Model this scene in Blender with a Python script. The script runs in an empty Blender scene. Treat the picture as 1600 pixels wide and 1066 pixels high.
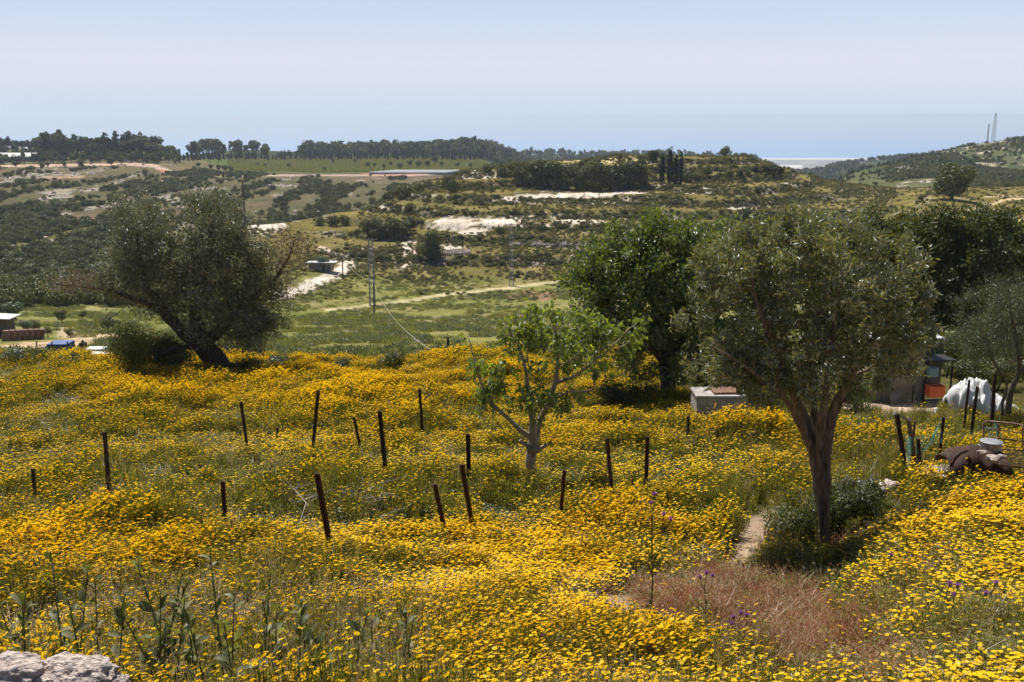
import bpy, bmesh, math, random
import numpy as np
from mathutils import Vector, Matrix, noise as mnoise
random.seed(7); RNG = np.random.default_rng(11)
R = math.radians
scene = bpy.context.scene
COL = scene.collection

# ------------------------------------------------------------------ camera, world, sun
PITCH = R(12.8); FPX = 1600*35/36.0
cam_d = bpy.data.cameras.new('camera'); cam_d.lens = 35; cam_d.sensor_width = 36
cam_d.clip_start = 0.1; cam_d.clip_end = 200000
cam = bpy.data.objects.new('camera', cam_d); COL.objects.link(cam)
cam.rotation_euler = (R(90)-PITCH, 0, 0); scene.camera = cam
scene.render.resolution_x = 1024; scene.render.resolution_y = 682

SUN_EL = R(60); SUN_AZ = R(-24)          # azimuth measured from +Y (straight ahead), negative = left
world = bpy.data.worlds.new('World'); scene.world = world; world.use_nodes = True
wn = world.node_tree; wn.nodes.clear()
sky = wn.nodes.new('ShaderNodeTexSky'); sky.sky_type = 'NISHITA'; sky.sun_disc = False
sky.sun_elevation = SUN_EL; sky.sun_rotation = SUN_AZ
sky.altitude = 300; sky.air_density = 1.0; sky.dust_density = 0.6; sky.ozone_density = 1.0
bg = wn.nodes.new('ShaderNodeBackground'); bg.inputs[1].default_value = 0.065
wo = wn.nodes.new('ShaderNodeOutputWorld')
wn.links.new(sky.outputs[0], bg.inputs[0])
# low summer haze whitening the sky near the horizon, the same all round
wtc = wn.nodes.new('ShaderNodeTexCoord'); wsx = wn.nodes.new('ShaderNodeSeparateXYZ'); wn.links.new(wtc.outputs['Generated'], wsx.inputs[0])
def wramp(stops):
    r_ = wn.nodes.new('ShaderNodeValToRGB'); e_ = r_.color_ramp.elements
    while len(e_) < len(stops): e_.new(.5)
    for k_, (p_, c_) in enumerate(stops): e_[k_].position = p_; e_[k_].color = (*c_, 1)
    wn.links.new(wsx.outputs[2], r_.inputs[0]); return r_
wc = wramp([(0, (.44, .515, .625)), (.012, (.455, .515, .615)), (.03, (.495, .53, .62)), (.05, (.52, .54, .625)), (.10, (.42, .50, .63)), (.3, (.235, .353, .555))])
wf = wramp([(0, (1, 1, 1)), (.12, (1, 1, 1)), (.32, (0, 0, 0))])
bg2 = wn.nodes.new('ShaderNodeBackground'); wn.links.new(wc.outputs[0], bg2.inputs[0]); bg2.inputs[1].default_value = 1.0
wm = wn.nodes.new('ShaderNodeMixShader'); wn.links.new(wf.outputs[0], wm.inputs[0]); wn.links.new(bg.outputs[0], wm.inputs[1]); wn.links.new(bg2.outputs[0], wm.inputs[2])
wn.links.new(wm.outputs[0], wo.inputs[0])
sd = bpy.data.lights.new('sun', 'SUN'); sd.energy = 5.0; sd.angle = R(0.53); sd.color = (1, .95, .87)
sun = bpy.data.objects.new('sun', sd); COL.objects.link(sun)
sdir = Vector((math.sin(SUN_AZ)*math.cos(SUN_EL), math.cos(SUN_AZ)*math.cos(SUN_EL), math.sin(SUN_EL)))
sun.rotation_euler = sdir.to_track_quat('Z', 'Y').to_euler()
scene.view_settings.view_transform = 'Standard'; scene.view_settings.look = 'None'
scene.view_settings.exposure = 0.5; scene.view_settings.gamma = 1
scene.view_settings.use_curve_mapping = False

# ------------------------------------------------------------------ small maths
CP, SP = math.cos(PITCH), math.sin(PITCH)
def ray(px, py):
    u = (px-800)/FPX; v = (py-533)/FPX
    return np.array((u, CP - v*SP, -SP - v*CP))
def at(px, py, Y):
    d = ray(px, py); return Vector(d*(Y/d[1]))
def zof(py, Y):
    v = (py-533)/FPX
    return Y*(-SP - v*CP)/(CP - v*SP)
def project(x, y, z):
    dep = y*CP - z*SP
    return 800 + FPX*x/dep, 533 - FPX*(y*SP + z*CP)/dep
def _h(a, b, s):
    n = (a*374761393 + b*668265263 + s*974711) & 0x7fffffff
    n = ((n ^ (n >> 13))*1274126177) & 0x7fffffff
    n = n ^ (n >> 16)
    return (n & 0xffff)/65535.0
def vn(x, y, s=0):
    x = np.asarray(x, float); y = np.asarray(y, float)
    xi = np.floor(x).astype(np.int64); yi = np.floor(y).astype(np.int64)
    xf = x-xi; yf = y-yi; xf = xf*xf*(3-2*xf); yf = yf*yf*(3-2*yf)
    return (_h(xi, yi, s)*(1-xf)+_h(xi+1, yi, s)*xf)*(1-yf) + (_h(xi, yi+1, s)*(1-xf)+_h(xi+1, yi+1, s)*xf)*yf
def fbm(x, y, s=0, o=4):
    t = 0; a = .5; w = 0
    for k in range(o):
        t = t + a*vn(x*2**k, y*2**k, s+k*17); w += a; a *= .5
    return t/w
def sstep(a, b, x):
    t = np.clip((x-a)/(b-a), 0, 1); return t*t*(3-2*t)
def pchip(xs, ys, x):
    xs = np.array(xs, float); ys = np.array(ys, float)
    h = np.diff(xs); d = np.diff(ys)/h; m = np.zeros(len(xs))
    m[0] = d[0]; m[-1] = d[-1]
    for i in range(1, len(xs)-1):
        if d[i-1]*d[i] > 0:
            w1 = 2*h[i]+h[i-1]; w2 = h[i]+2*h[i-1]
            m[i] = (w1+w2)/(w1/d[i-1]+w2/d[i])
    i = np.clip(np.searchsorted(xs, x)-1, 0, len(xs)-2)
    t = (x-xs[i])/h[i]; t = np.clip(t, 0, 1)
    return ys[i]*(1+2*t)*(1-t)**2 + m[i]*h[i]*t*(1-t)**2 + ys[i+1]*t*t*(3-2*t) + m[i+1]*h[i]*t*t*(t-1)

# ------------------------------------------------------------------ terrain profile
near = [(-14,-1.5),(0,-1.9),(3,-2.5),(4.5,-3.1),(6,-3.85),(8,-4.5),(12,-5.6),(15,-6.2),(18,-6.8),(22,-7.5),(30,-8.9),(38,-10.1),(45,-11.2)]
nearR = [(-14,-1.5),(0,-1.9),(3,-2.4),(4.5,-2.8),(6,-3.2),(8,-3.65),(11,-4.45),(13,-5.6),(16,-6.25),(22,-7.5),(30,-8.9),(38,-10.1),(45,-11.2)]
far = [(3200,'z',-240),(5000,'z',-385),(5600,'z',-391),(9450,'z',-393.5),(9600,'z',-399),(11000,'z',-400)]
cols = {
 -500: near+[(70,552),(90,537),(120,508),(170,478),(220,458),(280,436),(400,350),(500,300),(640,266),(700,258),(850,236),(1000,'z',-40),(2000,'z',-150)]+far,
 0: near+[(70,550),(90,535),(120,506),(170,476),(220,456),(280,434),(400,350),(500,300),(640,264),(700,257),(850,234),(1000,'z',-40),(2000,'z',-150)]+far,
 200: near+[(70,550),(90,535),(120,512),(170,482),(220,462),(280,438),(400,352),(500,302),(600,275),(690,255),(850,230),(1000,'z',-38),(2000,'z',-150)]+far,
 400: near+[(60,553),(100,525),(150,482),(190,445),(220,405),(250,366),(268,353),(300,'z',-36),(350,'z',-45),(430,342),(520,302),(640,277),(750,269),(1000,249),(1100,236),(1300,'z',-50),(2000,'z',-150)]+far,
 540: near+[(60,552),(100,522),(150,490),(180,468),(210,436),(235,402),(255,374),(275,344),(288,332),(310,'z',-36),(360,'z',-46),(450,325),(520,302),(640,282),(750,271),(1000,249),(1200,238),(1400,'z',-60),(2000,'z',-150)]+far,
 640: near+[(60,551),(100,520),(150,490),(182,466),(210,441),(235,400),(255,368),(280,330),(300,305),(318,292),(340,'z',-30),(380,'z',-42),(520,300),(640,283),(750,270),(1000,249),(1250,236),(1400,'z',-60),(2000,'z',-150)]+far,
 740: near+[(60,551),(100,520),(150,488),(187,460),(210,444),(235,395),(255,360),(280,320),(305,290),(325,272),(345,264),(370,'z',-26),(420,'z',-40),(760,270),(1000,249),(1300,227),(1450,'z',-50),(2000,'z',-150)]+far,
 850: near+[(60,551),(100,520),(150,485),(190,455),(215,435),(240,385),(260,352),(285,315),(305,300),(330,266),(350,253),(380,'z',-22),(450,'z',-40),(1400,'z',-70),(1750,239),(2000,'z',-110)]+far,
 1000: near+[(60,551),(100,520),(150,485),(190,455),(215,435),(240,388),(260,352),(285,315),(305,298),(330,262),(352,246),(380,'z',-18),(450,'z',-36),(1400,'z',-70),(1800,241),(2000,'z',-110)]+far,
 1150: near+[(60,551),(100,520),(150,480),(190,448),(215,428),(240,392),(265,350),(290,308),(320,276),(345,252),(362,246.5),(390,'z',-19),(470,'z',-40),(1400,'z',-80),(1800,244),(2000,'z',-110)]+far,
 1230: near+[(60,551),(100,520),(150,475),(190,440),(215,418),(240,388),(270,345),(300,306),(330,277),(350,268),(375,'z',-22),(470,'z',-42),(1400,'z',-95),(1600,272),(2000,'z',-140)]+far,
 1320: near+[(60,550),(100,515),(150,465),(200,415),(250,355),(290,315),(330,292),(360,285),(400,'z',-28),(500,'z',-38),(700,270),(850,'z',-50),(1300,'z',-80),(1550,255),(1900,'z',-120)]+far,
 1450: near+[(60,545),(100,500),(150,440),(200,365),(250,314),(300,299),(330,293),(370,'z',-27),(500,284),(650,262),(850,238),(1000,'z',-45),(1300,'z',-70),(1600,245),(1900,'z',-120)]+far,
 1600: near+[(60,540),(100,480),(150,420),(200,352),(250,326),(300,306),(350,293),(450,290),(550,281),(700,250),(900,212),(1100,'z',-45),(1700,'z',-80)]+far,
 2100: near+[(60,540),(100,480),(150,420),(200,350),(250,318),(300,300),(350,290),(450,287),(550,270),(700,235),(900,185),(1100,'z',-30),(1700,'z',-70)]+far,
}
for k in (1600, 2100): cols[k] = nearR + cols[k][len(near):]
cols[1450] = [(y, float(np.interp(y, [q[0] for q in near], [q[1] for q in near])*.4+np.interp(y, [q[0] for q in nearR], [q[1] for q in nearR])*.6)) for y in sorted({q[0] for q in near+nearR})] + cols[1450][len(near):]
T_OFF = 9.0
rows = np.concatenate([np.linspace(-14, 3, 14)[:-1], np.linspace(3, 45, 96)[:-1], np.geomspace(45, 205, 95)[:-1],
    np.linspace(205, 365, 150)[:-1], np.geomspace(365, 720, 95)[:-1], np.geomspace(720, 2000, 70)[:-1], np.geomspace(2000, 11000, 42)])
ts = np.linspace(-0.86, 0.86, 780)
lg = lambda y: np.log(np.maximum(y, -14)+17)
ckeys = sorted(cols); ct = []; cz = []
for k in ckeys:
    ys, zs = [], []
    for e in cols[k]:
        if len(e) == 3: ys.append(e[0]); zs.append(e[2])
        elif e[1] < 0: ys.append(e[0]); zs.append(e[1])
        else: ys.append(e[0]); zs.append(zof(e[1], e[0]))
    cz.append(pchip(lg(np.array(ys)), zs, lg(rows))); ct.append((k-800)/FPX/1.0)
cz = np.array(cz)                        # [col,row]
Zg = np.zeros((len(rows), len(ts)))
Xg = np.zeros_like(Zg); Yg = np.zeros_like(Zg)
for j, Y in enumerate(rows):
    x = ts*(Y+T_OFF); Xg[j] = x; Yg[j] = Y
    q = x/max(Y, 4.0)/1.02
    Zg[j] = pchip(ct, cz[:, j], np.clip(q, ct[0]+1e-4, ct[-1]-1e-4))
PX, PY = project(Xg, np.maximum(Yg, 2.0), Zg)
# relief: noise everywhere, terraces on the middle hill
amp = np.interp(rows, [-10, 5, 20, 60, 200, 400, 1000, 3000, 6000, 11000], [.12, .18, .3, .5, .9, 3, 5, 14, 1.5, 0.3])[:, None]
wl = np.interp(rows, [-10, 20, 60, 200, 400, 1000, 11000], [3, 5, 11, 24, 45, 90, 900])[:, None]
Zg += amp*(fbm(Xg/wl, Yg/wl, 3, 4)-.5)*1.2
TQ = 2.3
zq = Zg/TQ + 1.6*(fbm(Xg/70, Yg/50, 21, 2)-.5)
fr = zq-np.floor(zq)
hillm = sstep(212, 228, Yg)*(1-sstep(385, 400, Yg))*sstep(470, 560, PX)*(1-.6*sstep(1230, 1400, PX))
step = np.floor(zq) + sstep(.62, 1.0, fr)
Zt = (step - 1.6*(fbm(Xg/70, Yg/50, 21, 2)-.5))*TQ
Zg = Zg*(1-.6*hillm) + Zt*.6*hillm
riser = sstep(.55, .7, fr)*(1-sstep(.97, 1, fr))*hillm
PX, PY = project(Xg, np.maximum(Yg, 2.0), Zg)

def bil(G, x, y):
    x = np.asarray(x, float); y = np.asarray(y, float)
    j = np.clip(np.searchsorted(rows, y)-1, 0, len(rows)-2)
    v = np.clip((y-rows[j])/(rows[j+1]-rows[j]), 0, 1)
    u = (x/(y+T_OFF)-ts[0])/(ts[1]-ts[0]); i = np.clip(np.floor(u).astype(int), 0, len(ts)-2); u = np.clip(u-i, 0, 1)
    return (G[j, i]*(1-u)+G[j, i+1]*u)*(1-v)+(G[j+1, i]*(1-u)+G[j+1, i+1]*u)*v
def ground(x, y): return bil(Zg, x, y)
def hit(px, py, y0=3.0, y1=4000.0):
    d = ray(px, py); ys = np.geomspace(y0, y1, 3000); s = ys/d[1]
    g = ground(s*d[0], ys); k = np.nonzero(s*d[2] <= g)[0]
    Y = ys[k[0]] if len(k) else y1
    x = Y/d[1]*d[0]
    return Vector((x, Y, float(ground(x, Y))))

# ------------------------------------------------------------------ materials
def new_mat(name):
    m = bpy.data.materials.new(name); m.use_nodes = True; m.node_tree.nodes.clear(); return m, m.node_tree.nodes, m.node_tree.links
def ramp(n, stops):
    r = n.new('ShaderNodeValToRGB'); e = r.color_ramp.elements
    while len(e) < len(stops): e.new(.5)
    for k, (p, c) in enumerate(stops): e[k].position = p; e[k].color = (*c, 1)
    return r
def mat_leaf(name, stops, trans=.35, gloss=.05, tcol=(1.5, 1.5, .6), rough=.4):
    m, n, l = new_mat(name)
    at_ = n.new('ShaderNodeAttribute'); at_.attribute_name = 'tint'
    oi = n.new('ShaderNodeObjectInfo')
    ad = n.new('ShaderNodeMath'); ad.operation = 'MULTIPLY_ADD'; ad.inputs[1].default_value = .36
    l.new(oi.outputs['Random'], ad.inputs[0])
    sc = n.new('ShaderNodeMath'); sc.operation = 'MULTIPLY'; sc.inputs[1].default_value = .72
    l.new(at_.outputs['Fac'], sc.inputs[0]); l.new(sc.outputs[0], ad.inputs[2])
    r = ramp(n, stops); l.new(ad.outputs[0], r.inputs[0])
    d = n.new('ShaderNodeBsdfDiffuse'); l.new(r.outputs[0], d.inputs[0])
    t = n.new('ShaderNodeBsdfTranslucent')
    mu = n.new('ShaderNodeMix'); mu.data_type = 'RGBA'; mu.blend_type = 'MULTIPLY'; mu.inputs[0].default_value = 1
    l.new(r.outputs[0], mu.inputs[6]); mu.inputs[7].default_value = (*tcol, 1); l.new(mu.outputs[2], t.inputs[0])
    mx = n.new('ShaderNodeMixShader'); mx.inputs[0].default_value = trans
    l.new(d.outputs[0], mx.inputs[1]); l.new(t.outputs[0], mx.inputs[2])
    g = n.new('ShaderNodeBsdfGlossy'); g.inputs['Roughness'].default_value = rough; g.inputs[0].default_value = (.9, .95, 1, 1)
    m2 = n.new('ShaderNodeMixShader'); m2.inputs[0].default_value = gloss
    l.new(mx.outputs[0], m2.inputs[1]); l.new(g.outputs[0], m2.inputs[2])
    o = n.new('ShaderNodeOutputMaterial'); l.new(m2.outputs[0], o.inputs[0]); return m
def mat_solid(name, c1, c2, scale=8, rough=.85, bump=.3, metal=0, stretch=(1, 1, 1), detail=6, dist=.02):
    m, n, l = new_mat(name)
    tc = n.new('ShaderNodeTexCoord'); mp = n.new('ShaderNodeMapping'); mp.inputs['Scale'].default_value = stretch
    l.new(tc.outputs['Object'], mp.inputs[0])
    no = n.new('ShaderNodeTexNoise'); no.inputs['Scale'].default_value = scale; no.inputs['Detail'].default_value = detail
    l.new(mp.outputs[0], no.inputs[0])
    r = ramp(n, [(.32, c1), (.68, c2)]); l.new(no.outputs[0], r.inputs[0])
    b = n.new('ShaderNodeBump'); b.inputs['Strength'].default_value = bump; b.inputs['Distance'].default_value = dist
    l.new(no.outputs[0], b.inputs['Height'])
    p = n.new('ShaderNodeBsdfPrincipled'); l.new(r.outputs[0], p.inputs['Base Color']); l.new(b.outputs[0], p.inputs['Normal'])
    p.inputs['Roughness'].default_value = rough; p.inputs['Metallic'].default_value = metal
    o = n.new('ShaderNodeOutputMaterial'); l.new(p.outputs[0], o.inputs[0]); return m

M = {}
M['olive'] = mat_leaf('olive_leaf', [(0, (.035, .040, .017)), (.45, (.095, .10, .044)), (.75, (.20, .20, .115)), (1, (.46, .46, .35))], .25, .08, (1.2, 1.2, .6), .5)
M['olive_brown'] = mat_leaf('olive_dry_leaf', [(0, (.09, .065, .05)), (.5, (.19, .135, .10)), (1, (.32, .25, .19))], .25, .04)
M['olive_light'] = mat_leaf('pale_olive_leaf', [(0, (.045, .055, .025)), (.5, (.105, .125, .055)), (1, (.22, .25, .15))], .3, .06, (1.3, 1.3, .6))
M['green'] = mat_leaf('broad_green_leaf', [(0, (.032, .048, .010)), (.5, (.10, .135, .026)), (1, (.25, .28, .07))], .38, .06, (1.6, 1.6, .4), .5)
M['dark'] = mat_leaf('dark_green_leaf', [(0, (.026, .036, .009)), (.5, (.072, .088, .018)), (1, (.22, .20, .045))], .33, .04, (1.6, 1.5, .4), .5)
M['loquat'] = mat_leaf('leathery_leaf', [(0, (.05, .056, .02)), (.35, (.12, .13, .045)), (.6, (.24, .245, .10)), (.8, (.46, .45, .27)), (1, (.27, .14, .07))], .32, .10, (1.4, 1.3, .5), .5)
M['fig'] = mat_leaf('fig_leaf', [(0, (.07, .10, .02)), (.5, (.15, .19, .042)), (1, (.28, .31, .09))], .45, .05, (1.5, 1.5, .4), .5)
M['maquis'] = mat_leaf('maquis_leaf', [(0, (.022, .028, .009)), (.45, (.055, .064, .018)), (.8, (.12, .125, .034)), (1, (.22, .20, .06))], .25, .02)
M['thorn'] = mat_leaf('thorny_shrub_leaf', [(0, (.07, .065, .02)), (.5, (.135, .122, .038)), (1, (.22, .195, .065))], .25, .02)
M['pine'] = mat_leaf('conifer_needles', [(0, (.016, .026, .012)), (.5, (.030, .048, .018)), (1, (.06, .08, .025))], .15, .02)
M['cypress'] = mat_leaf('cypress_scales', [(0, (.008, .013, .006)), (1, (.02, .03, .012))], .1, .02)
M['herb'] = mat_leaf('daisy_foliage', [(0, (.075, .08, .016)), (.5, (.19, .19, .036)), (1, (.37, .34, .08))], .42, .02, (1.4, 1.35, .4))
M['grass'] = mat_leaf('meadow_grass', [(0, (.10, .10, .024)), (.5, (.22, .20, .055)), (1, (.48, .40, .19))], .4, .02, (1.3, 1.25, .5))
M['vgrass'] = mat_leaf('valley_grass', [(0, (.10, .11, .028)), (.5, (.17, .175, .05)), (1, (.30, .27, .10))], .4, .02, (1.4, 1.4, .6))
M['straw'] = mat_leaf('dry_straw', [(0, (.22, .16, .08)), (.5, (.4, .31, .17)), (1, (.6, .5, .32))], .4, .04, (1.2, 1.1, .9))
M['red_dry'] = mat_leaf('russet_dry_grass', [(0, (.10, .035, .016)), (.5, (.24, .09, .04)), (1, (.46, .25, .13))], .3, .01, (1.3, 1.1, .8))
M['petal'] = mat_leaf('yellow_petal', [(0, (.80, .38, .006)), (.25, (.88, .56, .008)), (.7, (.92, .64, .012)), (1, (.95, .72, .03))], .40, .01, (1.1, 1.0, .8))
M['disc'] = mat_leaf('flower_centre', [(0, (.55, .22, .01)), (1, (.75, .36, .01))], .1, .0)
M['purple'] = mat_leaf('thistle_flower', [(0, (.30, .08, .35)), (1, (.5, .2, .55))], .3, .02, (1.2, 1, 1.2))
M['stem'] = mat_leaf('herb_stem', [(0, (.07, .08, .02)), (1, (.14, .13, .04))], .1, .03)
M['broad'] = mat_leaf('hoary_broad_leaf', [(0, (.05, .06, .02)), (.5, (.11, .12, .045)), (1, (.27, .27, .15))], .35, .02, (1.5, 1.5, .5), .55)
M['bark'] = mat_solid('brown_bark', (.075, .055, .038), (.19, .145, .105), 9, .9, .9, 0, (3, 3, .7), 8, .03)
M['bark_dark'] = mat_solid('dark_olive_bark', (.035, .025, .018), (.10, .075, .055), 7, .95, .9, 0, (3, 3, .7), 8, .05)
M['bark_pale'] = mat_solid('pale_fig_bark', (.15, .12, .09), (.40, .34, .27), 14, .85, .9, 0, (1.5, 1.5, .8), 6, .02)
M['bark_tan'] = mat_solid('tan_peeling_bark', (.08, .052, .034), (.27, .19, .13), 7, .85, .9, 0, (3.5, 3.5, .5), 8, .03)
M['rust'] = mat_solid('rusty_steel', (.022, .010, .008), (.075, .030, .018), 30, .85, .4, .2)
M['rust_light'] = mat_solid('rusty_pipe', (.10, .05, .03), (.26, .14, .09), 20, .8, .3, .3)
M['galv'] = mat_solid('weathered_galvanised_steel', (.16, .16, .17), (.3, .3, .31), 6, .55, .1, .5)
M['galv_dark'] = mat_solid('dark_steel', (.05, .05, .055), (.11, .11, .115), 6, .7, .1, .3)
M['alu'] = mat_solid('dull_aluminium', (.3, .29, .28), (.5, .5, .5), 10, .42, .2, .7)
M['wood_pole'] = mat_solid('creosoted_wood', (.03, .022, .016), (.08, .06, .045), 10, .9, .4, 0, (4, 4, .5))
M['plank'] = mat_solid('grey_weathered_board', (.17, .14, .11), (.33, .28, .22), 6, .9, .5, 0, (6, 6, .6))
M['door'] = mat_solid('beige_door_sheet', (.27, .20, .12), (.40, .31, .2), 3, .8, .2)
M['roof_sheet'] = mat_solid('pale_roof_sheet', (.42, .42, .43), (.6, .6, .6), 4, .6, .2)
M['white'] = mat_solid('white_plaster', (.62, .60, .56), (.78, .76, .72), 4, .85, .2)
M['cream'] = mat_solid('cream_plaster', (.5, .42, .33), (.62, .54, .44), 4, .85, .2)
M['redroof'] = mat_solid('clay_roof', (.3, .13, .08), (.42, .2, .12), 5, .85, .4)
M['darkwin'] = mat_solid('dark_window', (.03, .035, .04), (.05, .055, .06), 4, .2, 0)
M['limestone'] = mat_solid('rough_limestone', (.27, .21, .18), (.62, .52, .46), 4.5, .95, .9, 0, (1, 1, 1), 10, .06)
M['limestone_dark'] = mat_solid('lichened_limestone', (.17, .15, .12), (.36, .32, .27), 5, .95, .8, 0, (1, 1, 1), 10, .05)
M['concrete'] = mat_solid('grey_concrete', (.24, .22, .2), (.38, .35, .32), 5, .9, .3)
M['block'] = mat_solid('brown_stone_block', (.14, .08, .055), (.25, .15, .11), 6, .95, .6)
M['tarp'] = mat_solid('white_canvas_sheet', (.42, .42, .42), (.62, .61, .60), 3, .8, .3)
M['orange'] = mat_solid('orange_plastic', (.55, .09, .03), (.68, .13, .04), 3, .5, .05)
M['teal'] = mat_solid('green_plastic_net', (.03, .16, .12), (.06, .25, .19), 5, .6, .05)
M['tealbox'] = mat_solid('grey_teal_plastic', (.18, .28, .28), (.25, .36, .36), 4, .6, .05)
M['black'] = mat_solid('black_plastic', (.012, .011, .011), (.035, .03, .03), 6, .45, .4)
M['blue'] = mat_solid('blue_plastic_sheet', (.02, .05, .17), (.05, .10, .27), 5, .6, .3)
M['deadwood'] = mat_solid('grey_dead_wood', (.2, .18, .16), (.42, .39, .35), 12, .9, .4)
M['cable'] = mat_solid('pale_cable', (.4, .38, .33), (.5, .48, .43), 2, .6, 0)
M['greenhouse'] = mat_solid('greenhouse_film', (.16, .17, .19), (.24, .25, .27), .05, .7, 0)

def mat_terrain():
    m, n, l = new_mat('hillside_ground')
    a = n.new('ShaderNodeAttribute'); a.attribute_name = 'cov'
    g = n.new('ShaderNodeNewGeometry')
    def nz(s, d):
        x = n.new('ShaderNodeTexNoise'); x.inputs['Scale'].default_value = s; x.inputs['Detail'].default_value = d
        l.new(g.outputs['Position'], x.inputs[0]); return x
    n1, n2 = nz(1.1, 9), nz(.12, 8)
    r1 = ramp(n, [(.3, (.62, .6, .55)), (.5, (1, 1, 1)), (.72, (1.45, 1.4, 1.3))]); l.new(n1.outputs[0], r1.inputs[0])
    r2 = ramp(n, [(.3, (.72, .74, .7)), (.7, (1.28, 1.24, 1.2))]); l.new(n2.outputs[0], r2.inputs[0])
    def mul(x, y):
        k = n.new('ShaderNodeMix'); k.data_type = 'RGBA'; k.blend_type = 'MULTIPLY'; k.inputs[0].default_value = 1
        l.new(x, k.inputs[6]); l.new(y, k.inputs[7]); return k.outputs[2]
    c = mul(mul(a.outputs['Color'], r1.outputs[0]), r2.outputs[0])
    b = n.new('ShaderNodeBump'); b.inputs['Strength'].default_value = .7; b.inputs['Distance'].default_value = .25
    l.new(n1.outputs[0], b.inputs['Height'])
    d = n.new('ShaderNodeBsdfDiffuse'); l.new(c, d.inputs[0]); l.new(b.outputs[0], d.inputs['Normal'])
    o = n.new('ShaderNodeOutputMaterial'); l.new(d.outputs[0], o.inputs[0]); return m
M['terrain'] = mat_terrain()

# ------------------------------------------------------------------ object helpers
def tag(o, label=None, cat=None, group=None, kind=None):
    if label: o['label'] = label
    if cat: o['category'] = cat
    if group: o['group'] = group
    if kind: o['kind'] = kind
    return o
def link(name, me, parent=None, loc=None):
    o = bpy.data.objects.new(name, me); COL.objects.link(o)
    if parent is not None: o.parent = parent
    if loc is not None: o.location = loc
    return o
def thing(name, label, cat, loc=(0, 0, 0), rz=0, group=None):
    o = link(name, None); o.location = loc; o.rotation_euler = (0, 0, rz)
    o.empty_display_size = .2
    return tag(o, label, cat, group)
def fast_mesh(name, V, F, mats, tint=None, mi=None, smooth=False):
    """V (n,3), F (m,k) same-size faces"""
    V = np.asarray(V, np.float32); F = np.asarray(F, np.int32); k = F.shape[1]
    me = bpy.data.meshes.new(name)
    me.vertices.add(len(V)); me.vertices.foreach_set('co', V.ravel())
    me.loops.add(F.size); me.loops.foreach_set('vertex_index', F.ravel())
    me.polygons.add(len(F)); me.polygons.foreach_set('loop_start', np.arange(0, F.size, k, dtype=np.int32))
    try: me.polygons.foreach_set('loop_total', np.full(len(F), k, np.int32))
    except Exception: pass
    for m in mats: me.materials.append(m)
    if mi is not None: me.polygons.foreach_set('material_index', np.asarray(mi, np.int32))
    me.polygons.foreach_set('use_smooth', np.full(len(F), smooth, bool))
    if tint is not None:
        a = me.attributes.new('tint', 'FLOAT', 'POINT'); a.data.foreach_set('value', np.asarray(tint, np.float32))
    me.update(calc_edges=True); me.validate(); return me

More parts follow.
